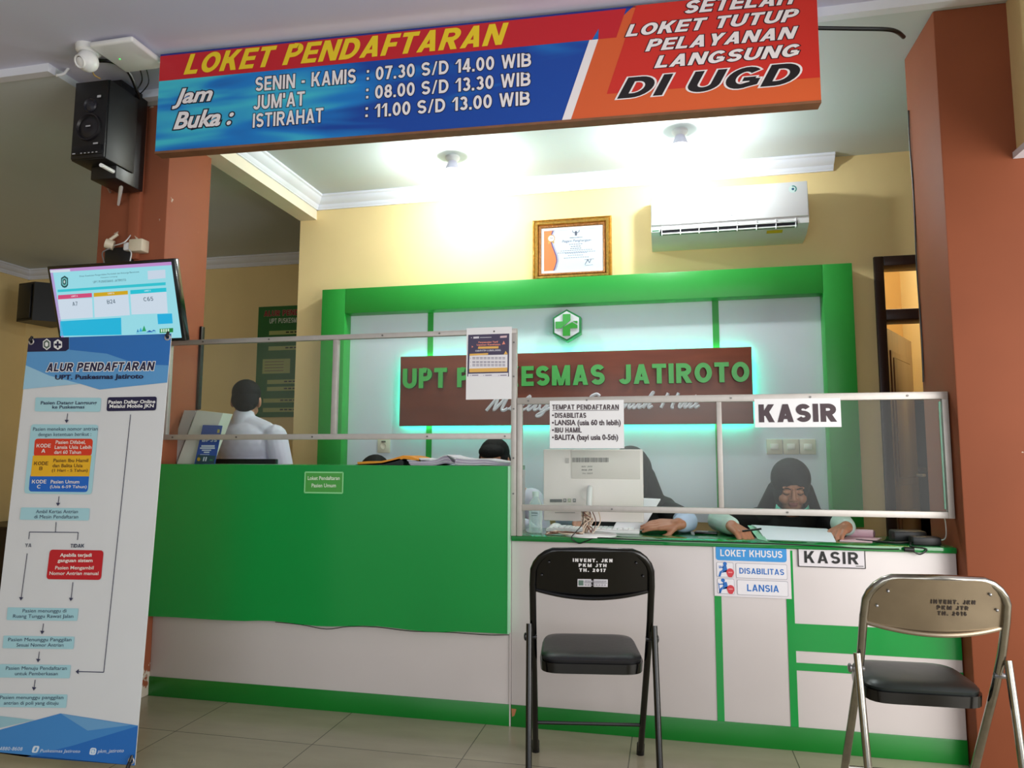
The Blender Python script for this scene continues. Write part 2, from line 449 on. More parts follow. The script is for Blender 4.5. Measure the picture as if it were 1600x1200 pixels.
# ceilings
m = MB(); m.box((-6.1, -5, CEIL_F), (-2.73, 2.56, 3.0), M_ceilf); m.box((-2.73, -5, CEIL_F), (3.2, 2.86, 3.0), M_ceilf)
struct(m.build('ceiling'))
m = MB(); m.box((-6.1, 2.60, CEIL_O), (-2.73, 6.7, 3.0), M_ceil); m.box((-2.73, 2.90, CEIL_O), (3.2, 6.7, 3.0), M_ceil)
struct(m.build('ceiling_office'))
m = MB(); m.box((-6.1, 2.56, CEIL_O-.004), (-2.73, 2.60, 3.0), M_crown); m.box((-2.73, 2.86, CEIL_O-.004), (1.30, 2.90, 3.0), M_crown)
struct(m.build('trim_1'))
# walls
YW = 4.30
m = MB(); m.box((-2.42, YW, 0), (1.155, YW+.12, CEIL_O), M_wall); m.box((1.155, YW, 2.24), (2.0, YW+.12, CEIL_O), M_wall)
m.box((2.0, YW, 0), (2.25, YW+.12, CEIL_O), M_wall)
struct(m.build('wall_back'))
struct(bx('wall_hall', (-6.0, 5.5, 0), (1.0, 5.62, CEIL_O), M_wall))
struct(bx('wall_left', (-6.02, -5, 0), (-5.9, 5.5, CEIL_O), M_wall))
struct(bx('wall_office_light_block', (2.15, 3.25, 0), (2.25, YW, CEIL_O), M_wall))  # unseen wall added to stop outside light leaking into the office
m = MB(); m.box((1.0, 6.0, 0), (1.9, 6.1, CEIL_O), mat('ochre_wall_paint', (.80, .64, .38), .75, scale=2)); m.box((1.0, YW+.12, 0), (1.05, 6.0, CEIL_O), M_wall)
struct(m.build('wall_side_room'))
struct(bx('wall_side_room_right', (1.80, YW+.12, 0), (1.9, 6.0, CEIL_O), M_wall2))

# brown pillars
def pillar_mat(peel):
    m = mat('pillar_paint_'+('peeling' if peel else 'plain'), (.585, .335, .235) if peel else (.52, .285, .185), .6, var=.07, scale=2.2, bump=.05, spec=.2)
    nt = m.node_tree; b = nt.nodes['Principled BSDF']; src = b.inputs['Base Color'].links[0].from_socket
    g = nt.nodes.new('ShaderNodeNewGeometry'); n = nt.nodes.new('ShaderNodeTexNoise')
    n.inputs['Scale'].default_value = 22 if peel else 30; n.inputs['Detail'].default_value = 5
    nt.links.new(g.outputs['Position'], n.inputs['Vector'])
    sx = nt.nodes.new('ShaderNodeSeparateXYZ'); nt.links.new(g.outputs['Position'], sx.inputs[0])
    mr = nt.nodes.new('ShaderNodeMapRange')
    if peel: a = (0.0, .24, .30, -.12)
    else: a = (0, 3, -.16, -.19)
    mr.inputs[1].default_value, mr.inputs[2].default_value, mr.inputs[3].default_value, mr.inputs[4].default_value = a
    nt.links.new(sx.outputs[2], mr.inputs[0])
    ad = nt.nodes.new('ShaderNodeMath'); ad.operation = 'ADD'
    nt.links.new(n.outputs[0], ad.inputs[0]); nt.links.new(mr.outputs[0], ad.inputs[1])
    rp = nt.nodes.new('ShaderNodeValToRGB'); rp.color_ramp.elements[0].position = .6; rp.color_ramp.elements[1].position = .64
    nt.links.new(ad.outputs[0], rp.inputs[0])
    mx = nt.nodes.new('ShaderNodeMixRGB'); nt.links.new(rp.outputs[0], mx.inputs[0])
    nt.links.new(src, mx.inputs[1]); mx.inputs[2].default_value = lin((.80, .76, .70))+(1,)
    nt.links.new(mx.outputs[0], b.inputs['Base Color'])
    return m
PM1, PM2 = pillar_mat(True), pillar_mat(False)
PLX0, PLX1, PY0, PY1 = -2.765, -2.377, 2.943, 3.27
m = MB(); m.box((PLX0, PY0, 0), (PLX1, PY1, CEIL_O), PM1, .006)
m.box((-2.575, PY0-.022, 2.06), (-2.515, PY0+.01, CEIL_O), PM1, .006)      # boxed-in conduit, painted over
struct(m.build('pillar_left'))
PRX0 = 1.045
struct(MB().box((PRX0, 2.92, 0), (2.25, 3.27, CEIL_O), PM2, .006).build('pillar_right'))
struct(bx('wall_right', (1.30, -4, 2.25), (1.5, 2.92, CEIL_F), M_wall))
m = MB(); m.box((1.285, -4, 2.225), (1.515, 2.918, 2.25), M_crown)
struct(m.build('trim_2'))
# office beam and crown mouldings
struct(bx('beam_left', (-2.42, 2.95, 2.70), (-2.30, YW, CEIL_O), M_beam))
def crown(name, a, b, out, ztop, h=.085, d=.075):
    """moulding from a to b (xy), projecting along out (xy)"""
    a = Vector((*a, 0)); b = Vector((*b, 0)); o = Vector((*out, 0))
    prof = [(0, 0), (d, 0), (d, -.012), (d*.86, -.018), (d*.80, -.030), (d*.55, -.048), (d*.34, -.056), (d*.30, -.068), (.012, -h+.006), (.012, -h), (0, -h)]
    n = len(prof)
    vs = [p+o*q+Vector((0, 0, ztop+z)) for p in (a, b) for q, z in prof]
    fs = [(i, i+1, n+i+1, n+i) for i in range(n-1)]+[tuple(range(n))[::-1], tuple(range(n, 2*n))]
    mb = MB(); mb.faces(vs, fs, M_crown, smooth=False)
    return struct(mb.build(name))
crown('trim_3', (-2.30, YW), (.965, YW), (0, -1), CEIL_O)
crown('trim_4', (-2.30, 2.95), (-2.30, YW), (1, 0), CEIL_O)
crown('trim_5', (-5.9, 5.5), (1.0, 5.5), (0, -1), CEIL_O)
crown('trim_6', (-5.9, 2.6), (-5.9, 5.5), (1, 0), CEIL_O)
crown('trim_7', (-2.42, 2.95), (-2.42, YW), (-1, 0), 2.79, .045, .03)

# door at the back right: dark frame with transom light, brown leaf standing open into the side room
d1 = bpy.data.objects.new('door_1', None); C.objects.link(d1); d1.location = (1.58, YW+.06, 0); WM[d1] = Matrix.Translation(d1.location)
struct(d1, 'dark wooden doorway with transom light behind the right pillar', 'door')
m = MB()
m.box((1.155, YW-.02, 0), (1.205, YW+.14, 2.24), M_wood, .004); m.box((1.95, YW-.02, 0), (2.0, YW+.14, 2.24), M_wood, .004)
m.box((1.205, YW-.02, 2.185), (1.95, YW+.14, 2.24), M_wood, .004); m.box((1.205, YW-.02, 1.875), (1.95, YW+.14, 1.935), M_wood, .004)
m.build('door_frame', d1)
T = Matrix.Translation((1.215, YW+.14, 0)) @ Matrix.Rotation(R(62), 4, 'Z')
m = MB(); m.box((0, -.02, .01), (.70, .02, 1.865), M_wood2, .003, T)
for z0, z1 in ((.15, .80), (.95, 1.74)):
    m.box((.10, -.028, z0), (.60, -.018, z1), M_wood2, .006, T); m.box((.14, -.034, z0+.04), (.56, -.024, z1-.04), M_wood2, .008, T)
lf = m.build('door_leaf', d1)
m = MB(); m.cyl(T @ Vector((.64, -.02, 1.0)), T @ Vector((.64, -.07, 1.0)), .009, M_alu); m.cyl(T @ Vector((.645, -.065, 1.0)), T @ Vector((.54, -.065, 1.0)), .008, M_alu)
m.build('door_handle', lf)
# ================================================================== hanging banner
BO = Vector((-2.158, 2.58, 2.42)); BU = Vector((2.734, .12, 0)).normalized(); BV = Vector((0, 0, 1))
BW, BH = 2.737, .447
def swirl_mat():
    m = bpy.data.materials.new('blue_swirl_print'); m.use_nodes = True; nt = m.node_tree; b = nt.nodes['Principled BSDF']
    tc = nt.nodes.new('ShaderNodeTexCoord'); mp = nt.nodes.new('ShaderNodeMapping')
    mp.inputs['Scale'].default_value = (.55, 1, 3.2); mp.inputs['Rotation'].default_value = (0, R(5), 0)
    nt.links.new(tc.outputs['Object'], mp.inputs[0])
    w = nt.nodes.new('ShaderNodeTexNoise'); w.inputs['Scale'].default_value = 2.6; w.inputs['Detail'].default_value = 1.5; w.inputs['Distortion'].default_value = .8
    nt.links.new(mp.outputs[0], w.inputs['Vector'])
    sx = nt.nodes.new('ShaderNodeSeparateXYZ'); nt.links.new(tc.outputs['Object'], sx.inputs[0])
    mr = nt.nodes.new('ShaderNodeMapRange'); mr.inputs[1].default_value = -.9; mr.inputs[2].default_value = .2; mr.inputs[3].default_value = .10; mr.inputs[4].default_value = -.22
    nt.links.new(sx.outputs[0], mr.inputs[0])
    ad = nt.nodes.new('ShaderNodeMath'); nt.links.new(w.outputs[0], ad.inputs[0]); nt.links.new(mr.outputs[0], ad.inputs[1])
    rp = nt.nodes.new('ShaderNodeValToRGB'); e = rp.color_ramp.elements
    e[0].position = .36; e[0].color = lin((.04, .27, .64))+(1,); e[1].position = .72; e[1].color = lin((.25, .76, .85))+(1,)
    q = e.new(.55); q.color = lin((.08, .50, .82))+(1,)
    nt.links.new(ad.outputs[0], rp.inputs[0]); nt.links.new(rp.outputs[0], b.inputs['Base Color']); b.inputs['Roughness'].default_value = .35
    return m
t = thing('hanging_banner', 'wide blue, red and orange printed banner with opening hours hanging from the ceiling', 'banner', (BO+BU*BW/2))
MBN = Matrix.Translation(BO) @ Matrix.Rotation(math.atan2(BU.y, BU.x), 4, 'Z')
m = MB(); m.box((0, 0, 0), (BW, .018, BH), swirl_mat(), 0, MBN); m.build('panel', t)
wd = mat('raw_wood_batten', (.50, .33, .22), .6, var=.15, scale=12)
m = MB(); m.box((0, .018, 0), (BW, .05, .022), wd, 0, MBN); m.box((0, .018, BH-.022), (BW, .05, BH), wd, 0, MBN)
m.box((0, .018, .022), (.022, .05, BH-.022), wd, 0, MBN); m.box((BW-.022, .018, .022), (BW, .05, BH-.022), mat('pale_batten', (.86, .83, .76), .6), 0, MBN)
m.box((0, -.003, -.010), (BW, .05, 0), wd, 0, MBN)
m.build('frame', t)
g = Graphic(BO, BU, BV)
bred, borange, bred2, bwhite, bnavy = ink((.76, .10, .15)), ink((.84, .36, .16)), ink((.80, .16, .11)), ink((.93, .91, .92)), ink((.07, .05, .16))
byel, bblue = ink((.92, .80, .12)), ink((.06, .16, .52))
A = lambda u, v: (u, v)
g.poly([(0, BH-.008), (BW, BH-.008), (BW, BH), (0, BH)], bblue, 0, True)
vl = g.uv(250, 127)[1]; xb, vb = g.uv(913, 59); xt = xb+.07
g.poly([(0, vl), (xb+.03, vl), (xb+.10, BH-.008), (0, BH-.008)], bred, 0, True)
ub, _ = g.uv(878, 184); w0 = .035
g.poly([(ub, 0), (ub+w0, 0), (xb+.02+w0, vl), (xb+.02, vl)], bwhite, 1, True)
g.poly([(ub+w0, 0), (BW, 0), (BW, BH), (xb+.16+w0, BH), (xb+.02+w0, vl)], borange, 0, True)
u1, v1 = g.uv(948, 147); u2 = g.uv(990, 2)[0]
g.poly([(u1, v1), (BW, v1-.004), (BW, BH), (u2+.01, BH), ], bred2, 1, True)
g.poly([(xb+.02+w0, vl), (xb+.125, vl), (xb+.165, BH-.008), (xb+.06, BH-.008)], bred, 1, True)
g.text('LOKET PENDAFTARAN', (287, 117), (795, 69), (297, 84), byel, bold=.035, shear=.28, l=3)
for s, bl, br, tl in (('SENIN - KAMIS', (399, 143), (556, 130), (399, 121)), ("JUM'AT", (396, 172), (476, 165), (396, 150)), ('ISTIRAHAT', (395, 200), (505, 191), (395, 178)),
                      (': 07.30 S/D 14.00 WIB', (573, 127), (830, 104), (574, 106)), (': 08.00 S/D 13.30 WIB', (572, 156), (829, 134), (573, 135)), (': 11.00 S/D 13.00 WIB', (571, 185), (828, 164), (572, 164))):
    g.text(s, bl, br, tl, bwhite, bold=.022, outline=bnavy, ow=.045, l=3, ref='H')
g.text('Jam', (269, 171), (332, 165), (271, 140), bwhite, bold=.03, shear=.3, outline=bnavy, ow=.05, l=3)
g.text('Buka :', (271, 203), (365, 195), (272, 176), bwhite, bold=.03, shear=.3, outline=bnavy, ow=.05, l=3)
for s, bl, br, tl in (('SETELAH', (1070, 22), (1246, 6), (1070, 2)), ('LOKET TUTUP', (977, 58), (1249, 33), (977, 39)), ('PELAYANAN', (1008, 81), (1248, 60), (1009, 62)), ('LANGSUNG', (1022, 107), (1250, 88), (1023, 88))):
    g.text(s, bl, br, tl, bwhite, bold=.035, shear=.28, outline=ink((.20, .04, .10)), ow=.05, l=4)
g.text('DI UGD', (964, 155), (1251, 131), (966, 123), ink((.06, .03, .06)), bold=.035, shear=.28, outline=bwhite, ow=.045, l=4)
g.build('print', t)
for u in (.25, 1.35, 2.45):
    p = BO+BU*u+Vector((0, .035, BH)); MB().cyl(p-Vector((0, 0, .01)), Vector((p.x, p.y, CEIL_F)), .004, M_alu).build('hanging_wire', t)

# ================================================================== lamps on the office ceiling
def lamp(x, y, label, power):
    t = thing('ceiling_lamp', label, 'lamp', (x, y, CEIL_O), group='LED bulbs on the office ceiling')
    MB().lathe([(0, CEIL_O), (.042, CEIL_O), (.042, CEIL_O-.012), (.026, CEIL_O-.03), (0, CEIL_O-.03)], (x, y, 0), M_wplast).build('lamp_holder', t)
    z = CEIL_O-.030
    MB().lathe([(.024, z), (.036, z-.025), (.047, z-.050), (.047, z-.054), (0, z-.054)], (x, y, 0), mat('bulb_heat_sink', (.88, .86, .93), .4)).build('bulb_body', t)
    pr = [(.046, z-.054)]+[(.052*math.cos(a), z-.066-.034*math.sin(a)) for a in [k*math.pi/16 for k in range(0, 8)]]+[(0, z-.100)]
    MB().lathe(pr, (x, y, 0), mat('lit_bulb_diffuser', (1, 1, 1), .4, emit=(.98, 1, 1), estr=14, var=0)).build('bulb', t)
    l = bpy.data.lights.new('bulb_light', 'POINT'); l.energy = power; l.shadow_soft_size = .03; l.color = (.94, 1.0, .98)
    o = bpy.data.objects.new('bulb_light', l); C.objects.link(o); o.location = (x, y, z-.135)
    o.parent = t; o.matrix_parent_inverse = WM[t].inverted()
lamp(-1.20, 3.84, 'LED bulb on the office ceiling left of the air conditioner, above the papers', 25)
lamp(.092, 3.77, 'LED bulb on the office ceiling right above the white air conditioner', 25)

# ================================================================== air conditioner
t = thing('air_conditioner', 'white split air conditioner on the yellow wall above the green backdrop', 'air conditioner', (.355, YW, 2.35))
ax0, ax1 = -.073, .782
m = MB()
prof = [(YW, 2.64), (YW-.10, 2.645), (YW-.19, 2.635), (YW-.215, 2.60), (YW-.225, 2.44), (YW-.215, 2.40), (YW-.14, 2.36), (YW-.05, 2.345), (YW, 2.345)]
m.prism([(ax0, y, z) for y, z in prof], (ax1-ax0, 0, 0), M_wplast); m.build('housing', t)
m = MB(); m.box((ax0+.004, YW-.234, 2.435), (ax1-.004, YW-.222, 2.632), mat('white_glossy_panel', (.95, .95, .96), .2, var=.01), .004); pn = m.build('front_panel', t)
m = MB(); m.prism([(ax0+.05, YW-.219, 2.425), (ax0+.05, YW-.218, 2.398), (ax0+.05, YW-.192, 2.384), (ax0+.05, YW-.18, 2.395), (ax0+.05, YW-.205, 2.43)], (ax1-ax0-.11, 0, 0), mat('painted_vent_shadow', (.13, .12, .17), .6)); m.build('air_outlet', t)  # dark solid, coloured as the shade inside the outlet opening
m = MB()
m.box((ax0+.055, YW-.228, 2.405), (ax1-.065, YW-.216, 2.411), M_wplast, .001)
m.box((ax0+.055, YW-.218, 2.383), (ax1-.065, YW-.205, 2.390), M_wplast, .001)
m.build('louver', t)
for k in range(8):
    x = ax0+.06+k*(ax1-ax0-.13)/7; MB().box((x-.002, YW-.226, 2.375), (x+.002, YW-.20, 2.428), M_wplast).build('louver_fin', t)
g = Graphic((ax0, YW-.234, 2.435), (1, 0, 0), (0, 0, 1))
for k in range(8): g.poly([(.39+k*.0075, .024), (.395+k*.0075, .024), (.395+k*.0075, .0285+.002*(k in (0, 7))), (.39+k*.0075, .0285+.002*(k in (0, 7)))], ink((.45, .46, .50)), 1, True)
c = (.775, .155)
g.poly([(c[0]+.022*math.cos(a), c[1]+.022*math.sin(a)) for a in [k*.3142 for k in range(20)]], ink((.85, .93, .92)), 0, True)
for k in range(14):
    a = -1.0+k*.2; g.line([(c[0]+.017*math.cos(a), c[1]+.017*math.sin(a)), (c[0]+.017*math.cos(a+.2), c[1]+.017*math.sin(a+.2))], .006, ink((.20, .50, .48)), 1, True)
g.poly([(c[0]+.007*math.cos(a), c[1]+.007*math.sin(a)) for a in [k*.3142 for k in range(20)]], ink((.15, .35, .50)), 1, True)
g.build('print', pn)
g = Graphic((0, YW-.2155, 2.40), (1, 0, 0), Vector((0, .075, -.04))*-1)
g.poly([(.565, -.066), (.650, -.066), (.650, -.042), (.565, -.042)], mat('yellow_sticker', (.86, .75, .15), .5), 1, True)
g.build('energy_sticker', t)
g = Graphic((0, YW-.2155, 2.40), (1, 0, 0), Vector((0, .075, -.04))*-1)
g.poly([(ax0+.004, .004), (ax0+.045, .004), (ax0+.045, .014), (ax0+.004, .014)], ink((.45, .78, .60)), 1, True)
g.build('green_sticker', t)

# ================================================================== framed certificate
cx0, cx1, cz0, cz1 = -.807, -.315, 2.189, 2.585
t = thing('framed_certificate', 'gold framed certificate hanging on the wall above the green backdrop', 'picture frame', ((cx0+cx1)/2, YW, cz0))
gold = mat('ornate_gold', (.78, .60, .28), .28, .75, var=.25, scale=60, bump=.4)
gold2 = mat('brown_gold_carving', (.62, .40, .20), .4, .5, var=.4, scale=90, bump=.6)
yb = YW
MB().loop((cx0, cz0, cx1, cz1), [(0, yb), (0, yb-.022), (.006, yb-.032), (.012, yb-.026), (.020, yb-.036), (.032, yb-.034), (.038, yb-.022)], gold).build('frame', t)
MB().loop((cx0+.038, cz0+.038, cx1-.038, cz1-.038), [(0, yb-.022), (.004, yb-.028), (.012, yb-.024), (.016, yb-.016)], gold2).build('inner_frame', t)
m = MB(); m.loop((cx0+.054, cz0+.054, cx1-.054, cz1-.054), [(0, yb-.014), (.014, yb-.012), (.016, yb-.009)], M_paper); m.build('mount', t)
g = Graphic((0, yb-.008, 0), (1, 0, 0), (0, 0, 1))
x0, x1, z0, z1 = cx0+.066, cx1-.066, cz0+.066, cz1-.066
W_, H_ = x1-x0, z1-z0
q = lambda a, b: (x0+a*W_, z0+b*H_)
g.poly([q(0, 0), q(1, 0), q(1, 1), q(0, 1)], ink((.82, .86, .92), .3), 0, True)
ed = [(.17, 1), (.14, .9), (.13, .75), (.15, .62), (.19, .48), (.22, .36), (.23, .25), (.20, .1), (.17, 0)]
g.poly([q(0, 0)]+[q(a, b) for a, b in ed[::-1]]+[q(0, 1)], ink((.85, .48, .27)), 1, True)
for i in range(len(ed)-1):
    g.line([q(ed[i][0]+.008, ed[i][1]), q(ed[i+1][0]+.008, ed[i+1][1])], .008, ink((.40, .32, .50)), 2, True)
    g.line([q(ed[i][0]+.035, ed[i][1]), q(ed[i+1][0]+.035, ed[i+1][1])], .004, ink((.62, .60, .70)), 2, True)
u, v = q(.14, .80)
for r_, mm, ll in ((.024, ink((.75, .58, .30)), 3), (.019, ink((.95, .93, .88)), 4)):
    g.poly([(u+r_*math.cos(k*.3142), v+r_*math.sin(k*.3142)) for k in range(20)], mm, ll, True)
g.text('10', (u-.011, v-.005), (u+.011, v-.005), (u-.011, v+.007), ink((.3, .3, .3)), uv=True, l=5)
for d_ in (-1, 1): g.poly([(u+d_*.004, v-.02), (u+d_*.016, v-.038), (u+d_*.020, v-.020)], ink((.78, .62, .34)), 3, True)
grey = ink((.35, .36, .42))
u, v = q(.57, .90)
g.poly([(u-.006, v-.018), (u+.006, v-.018), (u+.008, v+.006), (u, v+.014), (u-.008, v+.006)], grey, 2, True)
for d_ in (-1, 1): g.line([(u+d_*.008, v), (u+d_*.018, v+.004), (u+d_*.022, v+.016)], .004, grey, 2, True)
g.text('PEMERINTAH KABUPATEN', q(.46, .775), q(.68, .775), q(.46, .80), grey, uv=True, bold=.01)
g.text('Piagam Penghargaan', q(.33, .665), q(.83, .665), q(.33, .74), grey, uv=True, shear=.15)
for yy, a, b, hh in ((.62, .45, .69, .012), (.565, .48, .66, .014), (.515, .47, .67, .014), (.475, .30, .86, .010), (.43, .25, .91, .010), (.41, .38, .77, .010), (.355, .43, .70, .010), (.30, .36, .80, .010)):
    n_ = max(3, int((b-a)*26))
    for k in range(n_):
        s0 = a+(b-a)*k/n_; g.poly([q(s0, yy), q(s0+(b-a)/n_*.75, yy), q(s0+(b-a)/n_*.75, yy+hh*1.3), q(s0, yy+hh*1.3)], ink((.52, .54, .60)), 2, True)
g.line([q(.72, .12), q(.77, .24), q(.80, .16), q(.83, .25)], .003, ink((.25, .22, .35)), 3, True)
g.line([q(.71, .24), q(.88, .25)], .002, grey, 3, True); g.line([q(.72, .10), q(.86, .11)], .002, grey, 3, True)
g.build('certificate_sheet', t)

# ================================================================== green and white backdrop
bx0, bx1, bz0, bz1 = -2.185, 1.017, .737, 2.187
ix0, ix1, iz1 = -2.022, .862, 2.024
t = thing('backdrop_panel', 'large white wall panel with a thick green frame behind the counter', 'wall panel', ((bx0+bx1)/2, YW, bz0))
m = MB()
m.box((bx0, 4.19, bz0), (ix0, YW, bz1), M_greenb, .003); m.box((ix1, 4.19, bz0), (bx1, YW, bz1), M_greenb, .003); m.box((ix0, 4.19, iz1), (ix1, YW, bz1), M_greenb, .003)
m.build('frame', t)
bx('white_board', (ix0, 4.283, bz0), (ix1, YW, iz1), mat('white_board_laminate', (.84, .87, .90), .35, var=.015), 0, t)
for x in (-1.47, .285):
    bx('green_strip', (x-.018, 4.278, bz0), (x+.018, 4.283, iz1), M_greenb, 0, t)

# brown name board with raised letters, lit from behind
NBY = 4.224
nx0, nx1, nz0, nz1 = at(625, 600, NBY).x, at(1176, 600, NBY).x, at(900, 664, NBY).z, at(900, 549.5, NBY).z
t = thing('name_board', 'brown wooden name board with raised green letters and green backlight on the white panel', 'sign', ((nx0+nx1)/2, 4.2, nz0))
bx('board', (nx0, NBY, nz0), (nx1, NBY+.018, nz1), mat('reddish_brown_board', (.46, .235, .16), .38, var=.14, scale=3, stretch=(1, 1, 6)), .002, t)
m = MB()
for (a, b) in (((nx0+.02, nz0+.02), (nx1-.02, nz0+.06)), ((nx0+.02, nz1-.06), (nx1-.02, nz1-.02)), ((nx0+.02, nz0+.02), (nx0+.06, nz1-.02)), ((nx1-.06, nz0+.02), (nx1-.02, nz1-.02))):
    m.box((a[0], NBY+.018, a[1]), (b[0], 4.283, b[1]), M_wplast)
m.build('standoff', t)
led = mat('green_led_strip', (0, 0, 0), .4, emit=(0, 1, .80), estr=22, var=0)
m = MB(); e = .010
for (a, b) in (((nx0+e, nz0+e), (nx1-e, nz0+e)), ((nx1-e, nz0+e), (nx1-e, nz1-e)), ((nx1-e, nz1-e), (nx0+e, nz1-e)), ((nx0+e, nz1-e), (nx0+e, nz0+e))):
    m.cyl((a[0], NBY+.030, a[1]), (b[0], NBY+.030, b[1]), .004, led, 8)
m.build('led_strip', t)
lg = mat('green_letter_acrylic', (.28, .66, .30), .3, var=.04); lgs = mat('dark_green_letter_edge', (.08, .33, .14), .4)
def raised(word, xa, xb, z0, z1, parent):
    w = .235; tot = sum((w if c_ == 'I' else SW_[c_])+.115 for c_ in word)-.115; k = (xb-xa)/tot; x = xa; yl = NBY-.018
    for c_ in word:
        W_, q_ = _glyph(c_, w, 0); mb = MB()
        for n_, (vs, fs) in enumerate(q_):
            e_ = n_*.0002; m_ = len(vs)
            P = [Vector((x+a*k, yl-e_, z0+b_*(z1-z0))) for a, b_ in vs]; B_ = [p+Vector((0, .018, 0)) for p in P]
            mb.faces(P, fs, lg, smooth=False)
            cnt = {}
            for f in fs:
                for a, b_ in zip(f, f[1:]+f[:1]): cnt[(a, b_)] = 1
            side = [(a, b_, m_+b_, m_+a) for (a, b_) in cnt if (b_, a) not in cnt]
            mb.faces(P+B_, side, lgs, smooth=False)
        mb.build('letter', parent, fixn=False); x += (W_+.115)*k
ux = lambda px, py: at(px, py, NBY-.018).x
raised('UPT', ux(629, 600), ux(698, 600), at(660, 607, NBY).z, at(660, 576, NBY).z, t)
raised('PUSKESMAS', ux(714, 600), ux(945, 590), at(830, 603.5, NBY).z, at(830, 572.5, NBY).z, t)
raised('JATIROTO', ux(967, 590), ux(1171, 585), at(1070, 599, NBY).z, at(1070, 568, NBY).z, t)
# script line: joined handwriting strokes
def script(word_px, z0, h, slant=.45):
    strokes = {
     'M': [[(0, 0), (.25, .9), (.3, 1), (.35, .2), (.4, .1), (.75, 1), (.72, .15), (.85, 0), (1.0, .15)]],
     'S': [[(.85, .85), (.6, 1), (.35, .8), (.6, .5), (.7, .25), (.4, 0), (.1, .12)]],
     'H': [[(.15, 1), (.1, 0)], [(.75, 1), (.7, .1), (.85, 0)], [(-.05, .5), (.95, .55)]],
     'e': [[(0, .1), (.3, .3), (.32, .48), (.15, .45), (.1, .15), (.25, 0), (.5, .15)]],
     'l': [[(0, .1), (.3, .8), (.28, 1), (.12, .6), (.1, .1), (.2, 0), (.4, .15)]],
     'a': [[(.42, .42), (.2, .48), (.05, .2), (.15, 0), (.4, .42), (.38, .08), (.45, 0), (.6, .15)]],
     'y': [[(0, .4), (.05, .1), (.2, .02), (.4, .45), (.3, -.3), (.1, -.45), (.1, -.3), (.55, .15)]],
     'n': [[(0, .1), (.08, .45), (.06, 0), (.25, .4), (.36, .42), (.34, .08), (.42, 0), (.56, .15)]],
     'i': [[(0, .15), (.1, .45), (.08, .08), (.16, 0), (.3, .15)], [(.16, .68), (.18, .74)]],
     'p': [[(0, .15), (.12, .45), (.02, -.45)], [(.12, .3), (.3, .48), (.36, .2), (.2, 0), (.12, .1)], [(.3, .04), (.5, .15)]],
     'u': [[(0, .4), (.04, .08), (.15, 0), (.36, .42), (.34, .08), (.42, 0), (.56, .15)]],
     'h': [[(0, .1), (.28, .95), (.2, 1), (.06, 0), (.25, .4), (.36, .42), (.34, .08), (.42, 0), (.56, .15)]],
     't': [[(0, .15), (.18, .8), (.1, .1), (.18, 0), (.34, .15)], [(0, .55), (.32, .6)]],
     ' ': []}
    wd_ = {'M': 1.05, 'S': .95, 'H': 1.05, 'e': .48, 'l': .38, 'a': .58, 'y': .55, 'n': .55, 'i': .3, 'p': .5, 'u': .55, 'h': .55, 't': .34, ' ': .5}
    xa, xb, w = word_px; tot = sum(wd_[c_] for c_ in w); sc = (xb-xa)/tot; x = xa; mb = MB()
    for c_ in w:
        for st in strokes[c_]:
            pts = [Vector((x+px_*sc+(py_)*h*slant, NBY-.006, z0+py_*h)) for px_, py_ in st]
            mb.tube(pts, .0085 if c_.islower() else .010, M_script, 6, smooth=5)
        x += wd_[c_]*sc
    return mb
M_script = mat('silver_script', (.80, .80, .82), .4)
script((at(758, 640, 4.19).x, at(905, 640, 4.19).x, 'Melayani'), at(830, 641, NBY).z, .085).build('lettering', t)
script((at(905, 640, 4.19).x, at(1018, 640, 4.19).x, 'Sepenuh'), at(960, 638, NBY).z, .085).build('lettering', t)
script((at(1030, 640, 4.19).x, at(1092, 640, 4.19).x, 'Hati'), at(1060, 637, NBY).z, .085).build('lettering', t)

# hexagonal emblem
ex, ez = -.585, 1.898
t = thing('emblem', 'white and green hexagonal emblem with a green cross on the white panel', 'emblem', (ex, 4.28, ez-.1))
hexa = lambda r_: [(ex+r_*math.sin(k*math.pi/3), ez+r_*math.cos(k*math.pi/3)) for k in range(6)]
m = MB(); m.prism([(x, 4.215, z) for x, z in hexa(.098)], (0, .063, 0), mat('emblem_green_edge', (.10, .50, .25), .35)); m.build('rim', t)
m = MB(); m.prism([(x, 4.209, z) for x, z in hexa(.086)], (0, .008, 0), mat('emblem_white', (.88, .88, .90), .4)); m.build('face', t)
a, b = .022, .066
def cr(pts): return [(ex+x, 4.199, ez+z) for x, z in pts]
m = MB(); m.prism(cr([(-b, -a+.002), (-a-.012, -a+.002), (a+.002, a+.006), (a+.002, b), (-a, b), (-a, a), (-b, a)]), (0, .011, 0), lg)
m.prism(cr([(-a, -b), (a, -b), (a, -a), (b, -a), (b, -.004), (.034, .016), (a-.002, .008), (-a, -a+.008)]), (0, .011, 0), mat('emblem_leaf_green', (.18, .60, .16), .35))
m.prism(cr([(.040, .022), (b, .006), (b, a), (.046, a)]), (0, .011, 0), mat('emblem_leaf_green', (.18, .60, .16), .35))
m.build('cross', t)

